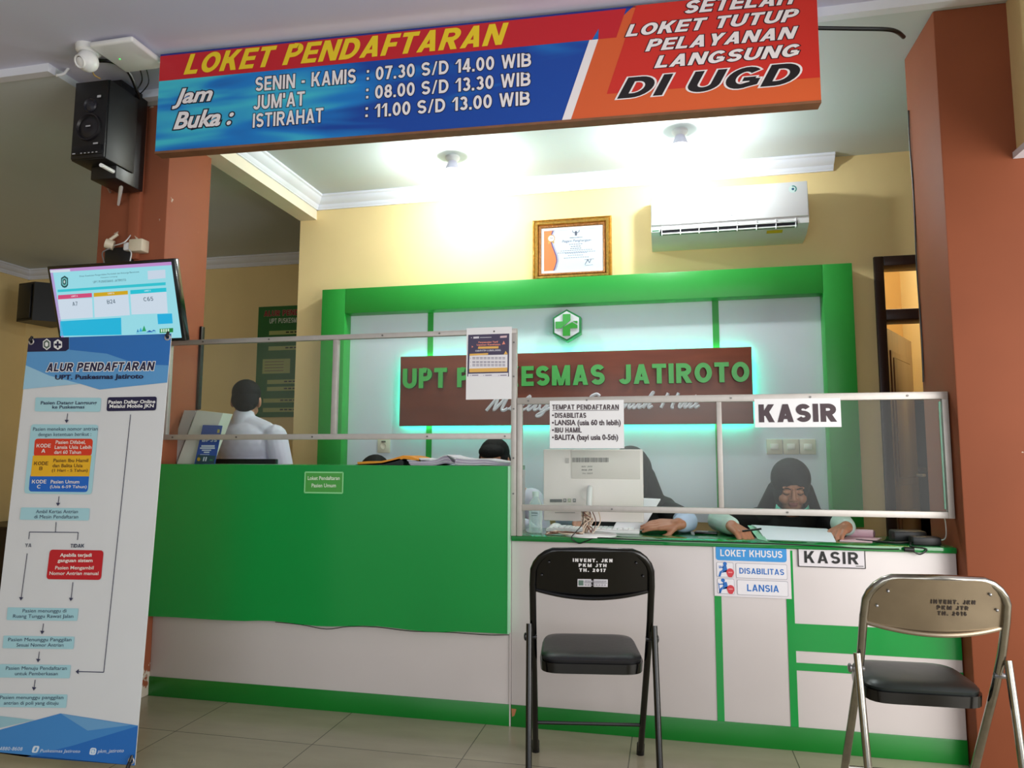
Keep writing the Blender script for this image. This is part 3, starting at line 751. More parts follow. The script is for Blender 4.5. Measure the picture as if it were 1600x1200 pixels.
# ================================================================== wall switches
def plate(x, z, label, name='light_switch', group=None, rocker=True):
    yb = 4.283
    t = thing(name, label, 'switch' if rocker else 'socket', (x, yb, z-.043), group=group)
    ivory = mat('ivory_plastic', (.86, .84, .76), .35)
    bx('plate', (x-.043, yb-.010, z-.043), (x+.043, yb, z+.043), ivory, .004, t)
    if rocker: bx('rocker', (x-.022, yb-.015, z-.016), (x+.022, yb-.009, z+.016), mat('white_rocker', (.93, .92, .88), .3), .003, t)
    else:
        MB().lathe([(0, 0), (.019, 0), (.019, -.004), (.016, -.002), (0, -.001)], (x, yb-.0105, z), ivory, M=Matrix.Rotation(R(-90), 3, 'X')).build('socket_face', t)
        bx('cover_tab', (x-.014, yb-.016, z+.022), (x+.014, yb-.009, z+.034), mat('grey_tab', (.45, .44, .40), .5), .002, t)
for (px, lb) in ((1210, 'ivory light switch on the white panel, left of the row of three above the cashier'), (1236, 'ivory light switch on the white panel, middle of the row of three above the cashier'), (1262, 'ivory light switch on the white panel, nearest the green frame in the row of three')):
    p = at(px, 698, 4.28); plate(p.x, p.z, lb, group='row of three light switches')
p = at(600, 697, 4.28); plate(p.x, p.z, 'ivory wall socket low on the left of the white panel, above the orange folder', 'wall_socket', rocker=False)
# ================================================================== the two counters
CF = 3.0
LX0, LX1 = -2.376, -.662
t = thing('reception_counter', 'tall left counter with a big green front panel above a white front', 'counter', ((LX0+LX1)/2, 3.16, 0))
bx('white_front', (LX0, CF, .08), (LX1, CF+.02, 1.05), M_whitelam, .001, t)
bx('carcass', (LX0, CF+.02, .02), (LX1, CF+.30, 1.045), M_whitelam, 0, t)
bx('kick_board', (LX0, CF-.004, 0), (LX1, CF+.018, .086), M_greenk, .001, t)
m = MB()
zl, zr = at(237, 963, 2.965).z, at(797, 991, 2.965).z
n = 24; top = 1.066
lo = [(LX0+(LX1-LX0)*k/n, zl+(zr-zl)*k/n+.006*math.sin(k*.9)*(1 if 6 < k < 22 else .2)) for k in range(n+1)]
m.prism([(x, 2.963, z) for x, z in lo]+[(LX1, 2.963, top), (LX0, 2.963, top)], (0, .036, 0), M_green); m.build('green_panel', t)
bx('lit_edge_strip', (LX1-.002, 2.961, zr), (LX1+.004, CF+.004, top), mat('painted_lit_edge', (.62, .86, .70), .35), 0, t)  # pale colour paints the light caught on the panel's right edge
bx('top', (LX0, 2.999, 1.046), (LX1, 3.32, 1.066), M_green, 0, t)
bx('side_edge', (LX1-.001, CF-.004, 0), (LX1+.005, CF+.30, 1.045), M_whitelam, .001, t)

RX0, RX1 = -.655, 1.040
t = thing('cashier_counter', 'low right counter with white front and green stripes', 'counter', ((RX0+RX1)/2, 3.16, 0))
bx('white_front', (RX0, CF, .08), (RX1, CF+.02, .752), M_whitelam, .001, t)
bx('carcass', (RX0, CF+.02, .02), (RX1, CF+.33, .75), M_whitelam, 0, t)
bx('kick_board', (RX0, CF-.004, 0), (RX1, CF+.018, .086), M_greenk, .001, t)
gx = lambda px, py: at(px, py, CF).x
gz = lambda px, py: at(px, py, CF).z
gs = M_green
s1a, s1b = gx(1118, 1000), gx(1129, 1000); s2a, s2b = gx(1231, 1000), gx(1243, 1000)
bx('green_stripe', (s1a, CF-.002, .084), (s1b, CF, .745), gs, 0, t); bx('green_stripe', (s2a, CF-.002, .084), (s2b, CF, .745), gs, 0, t)
bx('green_stripe', (s2b, CF-.002, gz(1300, 1020)), (RX1, CF, gz(1300, 977)), gs, 0, t)
bx('green_stripe', (s2b, CF-.002, gz(1290, 1050)), (RX1, CF, gz(1290, 1038)), gs, 0, t)
g = Graphic((0, CF-.004, 0), (1, 0, 0), (0, 0, 1))
g.poly([(799, 1107), (800, 1120), (804, 1118), (807, 1108)], ink((.66, .42, .28)), 1)
g.build('chipped_paint', t)
t = thing('countertop', 'glossy green narrow top of the low right counter', 'countertop', ((RX0+RX1)/2, 3.16, .752))
bx('slab', (RX0, CF-.012, .752), (RX1, 3.36, .774), mat('green_glossy_top', (.05, .46, .20), .10, var=.06, scale=2, coat=.3), .003, t)
CT = .774

# ================================================================== acrylic partitions in aluminium frames
def acrylic():
    m = bpy.data.materials.new('clear_acrylic'); m.use_nodes = True; nt = m.node_tree; nt.nodes.clear()
    out = nt.nodes.new('ShaderNodeOutputMaterial'); tr = nt.nodes.new('ShaderNodeBsdfTransparent'); tr.inputs[0].default_value = (.98, 1, .99, 1)
    gl = nt.nodes.new('ShaderNodeBsdfGlossy'); gl.inputs['Roughness'].default_value = .22
    df = nt.nodes.new('ShaderNodeBsdfDiffuse'); df.inputs[0].default_value = (.75, .76, .75, 1)
    fr = nt.nodes.new('ShaderNodeFresnel'); fr.inputs[0].default_value = 1.45
    m1 = nt.nodes.new('ShaderNodeMixShader'); m2 = nt.nodes.new('ShaderNodeMixShader')
    n = nt.nodes.new('ShaderNodeTexNoise'); n.inputs['Scale'].default_value = 3; tc = nt.nodes.new('ShaderNodeTexCoord'); nt.links.new(tc.outputs['Object'], n.inputs[0])
    mr = nt.nodes.new('ShaderNodeMapRange'); mr.inputs[3].default_value = .008; mr.inputs[4].default_value = .035; nt.links.new(n.outputs[0], mr.inputs[0])  # weak white diffuse share, painted in as reflected haze on the panes
    nt.links.new(mr.outputs[0], m1.inputs[0]); nt.links.new(tr.outputs[0], m1.inputs[1]); nt.links.new(df.outputs[0], m1.inputs[2])
    ml = nt.nodes.new('ShaderNodeMath'); ml.operation = 'MULTIPLY'; ml.inputs[1].default_value = .35; nt.links.new(fr.outputs[0], ml.inputs[0]); nt.links.new(ml.outputs[0], m2.inputs[0]); nt.links.new(m1.outputs[0], m2.inputs[1]); nt.links.new(gl.outputs[0], m2.inputs[2])
    nt.links.new(m2.outputs[0], out.inputs[0]); return m
M_acr = acrylic()
PYF = 2.985; PT = .025
def rail(mb, lo, hi): mb.box(lo, hi, M_alu, .0015)
def screws(t, pts):
    m = MB()
    for x, z in pts: m.cyl((x, PYF-.003, z), (x, PYF+.001, z), .004, mat('screw_head', (.45, .44, .43), .4, .8), 8)
    m.build('screws', t)
def pane(t, x0, x1, z0, z1):
    bx('pane', (x0, PYF+.010, z0), (x1, PYF+.014, z1), M_acr, 0, t)
px_ = lambda x, y: (at(x, y, PYF).x, at(x, y, PYF).z)
lx0, lx1 = -2.370, px_(807, 600)[0]
zt0, zt1 = px_(800, 513)[1]-.022, px_(800, 513)[1]
zb0, zb1 = px_(798, 686)[1], px_(798, 686)[1]+.025
t = thing('glass_partition', 'upper left clear acrylic screen in an aluminium frame above the tall green counter', 'partition', ((lx0+lx1)/2, PYF, CT))
for nm, lo, hi in (('top_rail', (lx0, PYF, zt0), (lx1, PYF+PT, zt1)), ('bottom_rail', (lx0, PYF, zb0), (lx1-.024, PYF+PT, zb1)),
                   ('post', (lx0, PYF+.002, zb1), (lx0+.022, PYF+PT, zt0)), ('post', (px_(518, 600)[0], PYF+.002, zb1), (px_(526, 600)[0], PYF+PT, zt0)), ('post', (lx1-.024, PYF, CT), (lx1, PYF+PT, zt0))):
    mb = MB(); rail(mb, lo, hi); mb.build(nm, t)
mx_ = px_(522, 600)[0]
pane(t, lx0+.018, mx_-.008, zb1-.004, zt0+.004); pane(t, mx_+.008, lx1-.020, zb1-.004, zt0+.004)
screws(t, [(lx1-.012, z) for z in (zt0-.04, 1.45, 1.31, 1.10, .95)]+[(x, zt0+.011) for x in (lx1-.1, lx1-.35, lx1-.62, lx0+.2, lx0+.55)]+[(x, zb0+.012) for x in (lx1-.05, lx1-.4, lx1-.95, lx0+.06, lx0+.4)])
rx0, rx1 = lx1+.002, 1.040
yt0, yt1 = px_(1100, 618)[1]-.026, px_(1100, 618)[1]+.002
yb0, yb1 = px_(1100, 803)[1], px_(1100, 795)[1]+.004
t = thing('glass_partition', 'lower right clear acrylic screen in an aluminium frame above the low counter', 'partition', ((rx0+rx1)/2, PYF, CT))
for nm, lo, hi in (('top_rail', (rx0, PYF, yt0), (rx1, PYF+PT, yt1)), ('bottom_rail', (rx0+.022, PYF, yb0), (rx1-.022, PYF+PT, yb1)),
                   ('post', (rx0, PYF, CT), (rx0+.022, PYF+PT, yt0)), ('post', (px_(1121, 700)[0], PYF+.002, yb1), (px_(1129, 700)[0], PYF+PT, yt0)), ('post', (rx1-.022, PYF, yb0), (rx1, PYF+PT, yt0))):
    mb = MB(); rail(mb, lo, hi); mb.build(nm, t)
mx_ = px_(1125, 700)[0]
pane(t, rx0+.018, mx_-.008, yb1-.004, yt0+.004); pane(t, mx_+.008, rx1-.018, yb1-.004, yt0+.004)
bx('pane_edge', (rx1-.030, PYF+.009, yb1+.01), (rx1-.026, PYF+.015, yt0-.01), mat('green_acrylic_edge', (.45, .72, .60), .3), 0, t)
screws(t, [(x, (yt0+yt1)/2) for x in (rx0+.05, rx0+.3, .25, .55, .9)]+[(x, (yb0+yb1)/2) for x in (rx0+.4, .45)])

# ================================================================== signs on the screens
def sheet(name, label, cat, quad, y, m=M_paper):
    """a flat sheet on the plane y: quad px bl,br,tr,tl averaged to an upright rectangle"""
    P = [at(a, b, y) for a, b in quad]
    x0 = (P[0].x+P[3].x)/2; x1 = (P[1].x+P[2].x)/2; z0 = (P[0].z+P[1].z)/2; z1 = (P[2].z+P[3].z)/2
    t = thing(name, label, cat, ((x0+x1)/2, y, z0))
    bx('sheet', (x0, y, z0), (x1, y+.0012, z1), m, 0, t)
    g = Graphic((x0, y, z0), (1, 0, 0), (0, 0, 1)); return t, g, x1-x0, z1-z0
dk = ink((.23, .15, .18))
t, g, w, h = sheet('paper_sign', 'white paper sign with large letters KASIR taped high on the right acrylic screen', 'sign', ((1180, 667), (1315, 668), (1313, 622), (1178, 623)), PYF-.002)
g.text('KASIR', (1186, 660), (1308, 659), (1186, 632), dk, bold=.05); g.build('print', t)
t, g, w, h = sheet('paper_sign', 'white paper sign listing TEMPAT PENDAFTARAN on the screen above the white monitor', 'sign', ((860, 701), (975, 700), (975, 625), (858, 626)), PYF-.002)
def tx(s, x0, x1, yb, yt, **k): g.text(s, (x0, yb), (x1, yb), (x0, yt), dk, bold=.028, **k)
tx('TEMPAT PENDAFTARAN', 863, 967, 640, 632); g.line([(863, 641.5), (967, 641)], .002, dk)
tx('DISABILITAS', 867, 916, 653, 645); tx('LANSIA (usia 60 th lebih)', 867, 970, 664.5, 656, ref='L'); tx('IBU HAMIL', 867, 909, 676, 668); tx('BALITA (bayi usia 0-5th)', 867, 966, 687.5, 679, ref='B')
for yy in (649, 660.5, 672, 683.5): g.disc(864, yy, .004, dk)
g.build('print', t)
t, g, w, h = sheet('paper_poster', 'white sheet with dark purple printed notice taped on the left screen beside the post', 'poster', ((727, 624), (798, 624), (801, 511), (730, 512)), PYF-.002)
pur, sal, yel = ink((.27, .24, .35)), ink((.90, .55, .48)), ink((.90, .70, .35))
P = lambda zx, zy: (720+zx*90/864, 505+zy*125/1200)
g.poly([P(98, 800), P(722, 800), P(728, 155), P(112, 175)], pur, 0)
g.poly([P(110, 805), P(708, 805), P(712, 745), P(114, 760)], ink((.90, .89, .92)), 1)
g.poly([P(125, 690), P(700, 690), P(702, 470), P(132, 485)], ink((.92, .91, .93)), 1)
g.poly([P(128, 738), P(698, 725), P(700, 665), P(130, 682)], yel, 2); g.poly([P(130, 490), P(410, 474), P(412, 448), P(135, 460)], yel, 2)
g.poly([P(258, 385), P(565, 378), P(568, 345), P(262, 352)], yel, 1)
g.text('Penyesuaian Tarif', P(265, 308), P(560, 300), P(268, 275), sal, bold=.04); g.text('Layanan Kesehatan', P(240, 345), P(595, 338), P(242, 312), sal, bold=.04)
g.text('KABUPATEN', P(222, 428), P(380, 422), P(222, 402), WHITE_ := ink((.85, .84, .88)), bold=.02); g.text('LUMAJANG', P(395, 422), P(602, 418), P(396, 395), WHITE_, bold=.02)
for y0 in (515, 535, 575, 592, 620, 640):
    for k in range(9):
        x0 = 175+k*56; g.poly([P(x0, y0+5), P(x0+44, y0+5), P(x0+44, y0-5), P(x0, y0-5)], ink((.50, .48, .56)), 2)
for y0 in (528, 585, 642): g.disc(*P(147, y0), .0012, pur, 2)
g.poly([P(645, 470), P(705, 465), P(675, 415)], yel, 2); g.poly([P(618, 320), P(668, 315), P(645, 265)], sal, 2); g.poly([P(165, 370), P(190, 353), P(165, 338)], sal, 2)
g.poly([P(590, 222), P(690, 216), P(695, 185), P(592, 192)], ink((.85, .72, .75)), 2)
g.disc(*P(160, 218), .002, WHITE_, 2); g.poly([P(190, 232), P(275, 228), P(275, 200), P(190, 204)], WHITE_, 2); g.poly([P(290, 220), P(460, 215), P(460, 208), P(290, 212)], WHITE_, 2)
for x0 in (145, 345, 570):
    g.disc(*P(x0, 783), .0016, pur, 2); g.poly([P(x0+22, 788), P(x0+120, 786), P(x0+120, 774), P(x0+22, 776)], ink((.45, .42, .52)), 2)
g.build('print', t)

# signs on the counters
SY = 2.961
t, g, w, h = sheet('counter_sign', 'small green sign reading Loket Pendaftaran Pasien Umum on the tall green panel', 'sign', ((476, 770), (535.5, 770), (536, 738), (477, 738)), SY, mat('leaf_green_sign', (.28, .62, .26), .4))
pg = ink((.55, .85, .58))
for a, b in (((0, 0), (w, 0)), ((w, 0), (w, h)), ((w, h), (0, h)), ((0, h), (0, 0))): g.line([a, b], .006, pg, 1, True)
lt = ink((.85, .92, .82))
g.text('Loket Pendaftaran', (481, 750), (531, 750), (481, 744), lt, bold=.02, ref='L'); g.text('Pasien Umum', (487, 761.5), (525, 761.5), (487, 755.5), lt, bold=.02); g.build('print', t)
SY = 2.996
t, g, w, h = sheet('counter_sign', 'white sign LOKET KHUSUS with blue header and seated figures on the low counter', 'sign', ((1117, 931), (1237, 936), (1234, 852), (1114, 849)), SY, mat('sign_board_white', (.87, .85, .87), .4))
sb, si, sr = ink((.22, .58, .85)), ink((.12, .42, .74)), ink((.80, .22, .26))
Q = lambda zx, zy: (1105+zx*250/1600, 845+zy*100/640)
W0, H0 = w, h
f = lambda a, b: (a*W0, b*H0)
def rr(a0, b0, a1, b1, r_, m_, l_):
    c = [Vector(f(a0, b0)), Vector(f(a1, b0)), Vector(f(a1, b1)), Vector(f(a0, b1))]; out = []
    for i in range(4):
        p_, da, db = c[i], (c[i-1]-c[i]).normalized()*r_, (c[(i+1) % 4]-c[i]).normalized()*r_
        for k in range(5): s_ = k/4; out.append((1-s_)**2*(p_+da)+2*s_*(1-s_)*p_+s_*s_*(p_+db))
    g.poly(out, m_, l_, True)
rr(.03, .68, .955, .975, .012, sb, 1)
gl = ink((.62, .62, .66)); wt = ink((.90, .89, .91))
for (a0, b0, a1, b1) in ((.035, .36, .26, .645), (.29, .355, .955, .64), (.04, .045, .265, .335), (.30, .04, .96, .325)):
    rr(a0, b0, a1, b1, .006, gl, 1); rr(a0+.005, b0+.008, a1-.005, b1-.008, .005, wt, 2)
def tt(s, a0, b0, a1, b1, m_, b=.02): g.text(s, f(a0, b0), f(a1, b0), f(a0, b1), m_, bold=b, uv=True, l=3)
tt('LOKET KHUSUS', .09, .76, .90, .89, wt); tt('DISABILITAS', .335, .44, .915, .55, si); tt('LANSIA', .43, .115, .84, .245, si)
for oy, cane in ((.36, 0), (.045, 1)):
    c_ = lambda a, b: f(.035+a*.225, oy+b*.285)
    u, v = c_(.50 if not cane else .36, .90)
    g.poly([(u+.0075*math.cos(k*.4), v+.0075*math.sin(k*.4)) for k in range(16)], si, 3, True)
    g.poly([c_(.36, .78), c_(.58, .80), c_(.66, .36), c_(.34, .36)], si, 3, True)
    g.poly([c_(.34, .36), c_(.62, .50), c_(.62, .36), c_(.28, .28)], si, 3, True)
    g.poly([c_(.18, .36), c_(.36, .50), c_(.22, .04), c_(.10, .04)], si, 3, True)
    g.line([c_(.14, .62), c_(.40, .66)], .004, si, 3, True); g.line([c_(.10, .72), c_(.16, .05)] if cane else [c_(.12, .72), c_(.30, .72)], .003, si, 3, True)
    u, v = c_(.80, .34)
    g.poly([(u+.0145*math.cos(k*.4), v+.0155*math.sin(k*.4)-.004*(math.sin(k*.4) < -.7)) for k in range(16)], sr, 4, True)
    g.line([(u-.008, v), (u+.008, v)], .004, ink((.9, .6, .6)), 5, True)
g.build('print', t)
t, g, w, h = sheet('counter_sign', 'white name plate KASIR with a thin black border on the low counter', 'sign', ((1248, 886), (1353, 888), (1351, 857), (1246, 854)), SY, mat('sign_board_white', (.87, .85, .87), .4))
kb = ink((.05, .04, .05))
for a, b in (((0.001, .001), (w-.001, .001)), ((w-.001, 0), (w-.001, h)), ((w, h-.001), (0, h-.001)), ((.001, h), (.001, 0))): g.line([a, b], .003, kb, 1, True)
g.text('KASIR', (.016*w/.17, .2*h), (.90*w, .2*h), (.02, .80*h), kb, bold=.025, uv=True, spacing=1.25)
g.poly([(w*.86, .09*h), (w*.97, .09*h), (w*.97, .14*h), (w*.86, .14*h)], ink((.5, .5, .5)), 1, True); g.build('print', t)
# cable hanging along the lower edge of the green panel
m = MB(); pts = [at(x, y, 2.990) for x, y in ((430, 972), (470, 976), (510, 983), (545, 979), (590, 980), (640, 986), (700, 988), (760, 992), (795, 992))]
tag(m.tube(pts, .0016, M_black, 6, smooth=4).build('cable'), 'thin black cable sagging under the edge of the tall green panel', 'cable')
# ================================================================== loudspeaker on the left pillar
def local(o, a):   # frame: x right along the front, y backwards, z up
    return Matrix.Translation(o) @ Matrix.Rotation(a, 4, 'Z')
near = at(165, 247, 2.64)
SA = R(1)
t = thing('loudspeaker', 'black loudspeaker with round woofer on a white bracket high on the left pillar', 'speaker', (near.x, near.y+.15, near.z-.08))
S = local(near, SA)       # near bottom corner; box extends to -x (left), +y (back)
sp = mat('black_vinyl', (.06, .06, .068), .45, var=.12, scale=40); spf = mat('black_baffle', (.045, .045, .055), .35)
w_ = near.x-at(112, 250, 2.64).x; h_ = at(118, 131, 2.64).z-near.z
MB().box((-w_, 0, 0), (0, .18, h_), sp, .004, S).build('cabinet', t)
MB().box((-w_+.035, .08, -.060), (-.012, .26, h_+.045), spf, .004, S).build('rear_cabinet', t)
m = MB(); m.box((-w_+.004, -.008, .004), (-.004, 0, h_-.004), spf, .003, S); bf = m.build('baffle', t)
Mw = SA and (Matrix.Rotation(SA, 3, 'Z') @ Matrix.Rotation(R(90), 3, 'X'))
MB().lathe([(0, -.002), (.020, .004), (.030, .003), (.052, -.004), (.058, .008), (.064, .008), (.066, 0), (.066, -.006)], S @ Vector((-w_/2, -.010, .15)), mat('woofer_cone', (.10, .09, .11), .4), 28, Mw).build('woofer', t)
MB().lathe([(0, .006), (.014, .004), (.024, -.001), (.030, .005), (.034, 0), (.034, -.004)], S @ Vector((-w_/2, -.010, .255)), mat('tweeter_dome', (.13, .13, .17), .3), 20, Mw).build('tweeter', t)
m = MB(); m.box((-w_+.012, -.013, .020), (-.012, -.007, .062), M_blackg, .002, S); m.build('control_panel', t)
g = Graphic(S @ Vector((-w_, -.014, 0)), S.to_3x3() @ Vector((1, 0, 0)), (0, 0, 1))
wk = ink((.72, .72, .74))
g.poly([(.13, .285), (.150, .285), (.150, .296), (.13, .296)], wk, 1, True); g.poly([(.125, .064), (.150, .064), (.150, .071), (.125, .071)], wk, 1, True); g.poly([(.018, .024), (.034, .024), (.034, .029), (.018, .029)], wk, 1, True)
for k in range(5): g.poly([(.060+k*.02, .024), (.070+k*.02, .024), (.070+k*.02, .028), (.060+k*.02, .028)], wk, 1, True)
g.poly([(.080, .150), (.105, .150), (.105, .156), (.080, .156)], wk, 3, True)
g.build('print', bf)
m = MB(); a = at(158, 258, 2.60); b = at(186, 273, 2.78); c = at(186, 290, 2.90)
m.tube([a, b, b+Vector((0, .02, -.03)), at(185, 320, 2.935)], [.009, .010, .010, .006], M_wplast, 8); m.tube([at(165, 285, 2.80), at(172, 300, 2.935)], .006, M_alu, 6)
m.build('bracket', t)

# ceiling camera and access point
ct = atz(139, 74, CEIL_F)
t = thing('security_camera', 'white dome security camera on the ceiling above the loudspeaker', 'camera', (ct.x, ct.y, CEIL_F-.12))
MB().lathe([(0, CEIL_F), (.052, CEIL_F), (.050, CEIL_F-.022), (.040, CEIL_F-.032), (0, CEIL_F-.032)], (ct.x, ct.y, 0), M_wplast).build('base', t)
bc = Vector((ct.x+.003, ct.y-.005, CEIL_F-.068))
MB().ell(bc, (.044, .044, .046), M_wplast, sub=3).build('dome', t)
dv = Vector((-.15, -.80, -.45)).normalized(); Ml = dv.to_track_quat('Z', 'Y').to_matrix()
m = MB(); m.lathe([(0, .030), (.018, .034), (.024, .044), (.027, .044), (.028, .034), (.028, .02)], bc, M_wplast, 20, Ml); ho = m.build('lens_ring', t)
MB().lathe([(0, .041), (.012, .040), (.022, .039), (.022, .03)], bc, M_blackg, 20, Ml).build('lens', t)
tag(MB().tube([at(126, 98, 2.58), at(110, 104, 2.62), at(100, 115, 2.60), at(88, 118, 2.57)], .006, M_wplast, 8, smooth=5).build('cable'), 'short white cable from the dome camera to the ceiling edge', 'cable')
tag(MB().tube([at(144, 108, 2.55), at(147, 117, 2.6), at(157, 123, 2.62)], .003, mat('yellow_wire', (.75, .62, .35), .5), 6, smooth=5).build('cable'), 'short yellowish wire ending above the loudspeaker', 'cable')
P = [atz(x, y, CEIL_F-.022) for x, y in ((155, 71), (203, 64), (247, 98), (201, 103))]
cn = sum(P, Vector())/4
t = thing('access_point', 'flat square white wireless access point on the ceiling beside the dome camera', 'access point', (cn.x, cn.y, CEIL_F-.04))
e1 = (P[1]-P[0]); ang = math.atan2(e1.y, e1.x); sz = .215
T = Matrix.Translation((cn.x, cn.y, CEIL_F-.025)) @ Matrix.Rotation(ang, 4, 'Z')
MB().box((-sz/2, -sz/2, -.014), (sz/2, sz/2, .012), M_wplast, .010, T, 3).build('housing', t)
MB().box((-.05, -.05, .010), (.05, .05, .025), M_wplast, 0, T).build('mount', t)
MB().ell(T @ Vector((-sz/2+.06, .0, -.0145)), (.004, .004, .002), mat('green_indicator', (.1, .5, .2), .4, emit=(.2, 1, .4), estr=1.5)).build('indicator_light', t)
# loose black cables between ceiling and pillar
def cl_(x, y, Y):
    p = at(x, y, Y); lim = (CEIL_F if p.y < 2.84 else CEIL_O)-.014
    return p if p.z < lim else atz(x, y, lim)
m = MB()
m.tube([cl_(150, 95, 2.60), cl_(176, 97, 2.66), cl_(200, 112, 2.74), cl_(213, 140, 2.88), cl_(218, 158, 2.93)], .008, M_black, 8, smooth=6)
m.tube([cl_(218, 105, 2.70), cl_(222, 125, 2.80), cl_(214, 140, 2.88)], .003, M_black, 6, smooth=5); m.tube([cl_(228, 105, 2.70), cl_(232, 130, 2.84), cl_(216, 150, 2.92)], .0025, M_black, 6, smooth=5)
m.tube([cl_(196, 138, 2.88), cl_(205, 146, 2.90), cl_(216, 150, 2.92)], .005, M_black, 6, smooth=5)
tag(m.build('cable_bundle'), 'loose black cables running from the ceiling down behind the loudspeaker', 'cable')
tag(MB().tube([at(1278, 44, 2.85), at(1340, 45, 2.85), at(1385, 46, 2.85), at(1402, 50, 2.88), at(1412, 58, 2.94)], .008, M_black, 8, smooth=5).build('cable'), 'thick black cable along the ceiling edge between the banner and the right pillar', 'cable')
pz = lambda y: at(1420, y, 2.93).z
tag(MB().tube([Vector((PRX0-.002-.004*(i % 2), 3.24, z)) if i else Vector((PRX0-.004, 3.24, z)) for i, z in enumerate((2.60, 2.45, 2.2, 1.9, 1.6, 1.42))], .003, M_black, 6, smooth=4).build('cable'), 'thin dark cable running down the inner edge of the right pillar', 'cable')

# ================================================================== queue screen (television)
TL, TR_, BR_, BL_ = Vector((-2.70, 2.60, 1.945)), Vector((-2.052, 2.60, 1.945)), Vector((-2.052, 2.70, 1.604)), Vector((-2.70, 2.70, 1.604))
TU = Vector((1, 0, 0)); TV_ = (TL-BL_).normalized(); TW, TH = .648, (TL-BL_).length
t = thing('television', 'flat television showing queue numbers on the left pillar', 'television', ((TL+BR_)/2-Vector((0, 0, .18))))
TN = TU.cross(TV_); TM = Matrix(((TU.x, TN.x*-1, TV_.x, BL_.x), (TU.y, -TN.y, TV_.y, BL_.y), (TU.z, -TN.z, TV_.z, BL_.z), (0, 0, 0, 1)))
m = MB(); m.box((0, .0, 0), (TW, .035, TH), M_blackg, .004, TM); m.box((.12, .035, .06), (TW-.12, .06, TH-.06), M_black, .006, TM); m.build('housing', t)
m = MB(); m.box((TW/2-.06, .06, .10), (TW/2+.06, .075, .26), M_black, 0, TM); c0 = TM @ Vector((TW/2, .07, .18)); m.tube([c0, Vector((c0.x, 2.90, c0.z))], .02, M_black, 8); m.box((c0.x-.05, 2.925, c0.z-.09), (c0.x+.05, PY0, c0.z+.09), M_black); m.tube([Vector((c0.x, 2.89, c0.z)), Vector((c0.x, 2.935, c0.z))], .02, M_black, 8)
m.build('wall_mount', t)
g = Graphic(BL_, TU, TV_)
Zt = lambda zx, zy: (70+zx*210/1600, 395+zy*145/1105)
def tp(pts, col, l=1, s=.85): g.poly([Zt(*q) for q in pts], glow(col, s), l)
b_ = .014
g.poly([(b_, b_), (TW-b_, b_), (TW-b_, TH-b_), (b_, TH-b_)], glow((.62, .90, .95), .85), 0, True)
g.poly([(b_, TH-b_-.014), (TW-b_, TH-b_-.014), (TW-b_, TH-b_), (b_, TH-b_)], glow((.78, .58, .84), .85), 1, True)
g.poly([(b_, b_), (b_+.014, b_), (b_+.014, TH-b_), (b_, TH-b_)], glow((.72, .64, .86), .85), 1, True)
g.poly([(b_, TH-b_-.015), (.12, TH-b_-.015), (.12, TH-b_-.004), (b_, TH-b_-.004)], glow((.86, .90, .95), .85), 2, True)
tp([(155, 470), (1440, 385), (1440, 350), (155, 440)], (.18, .80, .86))
cw = (.84, .90, .96)
tp([(165, 795), (575, 770), (565, 540), (160, 555)], cw); tp([(595, 770), (1015, 742), (995, 495), (585, 525)], cw); tp([(1035, 735), (1465, 718), (1450, 465), (1020, 492)], cw)
tp([(160, 555), (565, 528), (563, 478), (160, 505)], (.86, .30, .50), 2); tp([(585, 525), (992, 495), (990, 450), (585, 478)], (.85, .68, .12), 2); tp([(1022, 494), (1450, 462), (1448, 415), (1020, 445)], (.12, .80, .88), 2)
tp([(185, 990), (915, 975), (910, 772), (185, 815)], (.10, .74, .90)); tp([(1350, 850), (1525, 840), (1515, 722), (1340, 730)], (.12, .72, .92)); tp([(1230, 320), (1440, 300), (1435, 200), (1225, 215)], (.82, .88, .95))
tp([(1370, 955), (1530, 945), (1530, 895), (1370, 905)], (.10, .55, .25), 2)
for k in range(4): tp([(1385+k*27, 945-k*1.5), (1402+k*27, 944-k*1.5), (1402+k*27, 908-k*1.5), (1385+k*27, 909-k*1.5)], (.85, .95, .88), 3)
td = glow((.22, .34, .42), .8)
def tw(s, zl, zr, zt, **k): g.text(s, Zt(*zl), Zt(*zr), Zt(*zt), k.pop('m', td), l=3, **k)
tw('A7', (335, 632), (398, 628), (335, 585)); tw('B24', (748, 608), (845, 600), (748, 560)); tw('C65', (1182, 578), (1296, 570), (1182, 530))
tw('UPT PUSKESMAS JATIROTO', (582, 362), (972, 335), (582, 335), bold=-.005)
tw('Dinas Kesehatan Pengendalian Penduduk dan Keluarga Berencana', (420, 294), (1128, 240), (420, 270)); tw('Kabupaten Lumajang', (672, 306), (868, 292), (672, 288))
lw = glow((.95, .97, 1.0), .9)
tw('LOKET A', (320, 527), (395, 522), (320, 508), m=lw); tw('LOKET B', (755, 494), (830, 489), (755, 476), m=lw); tw('LOKET C', (1190, 462), (1265, 457), (1190, 445), m=lw)
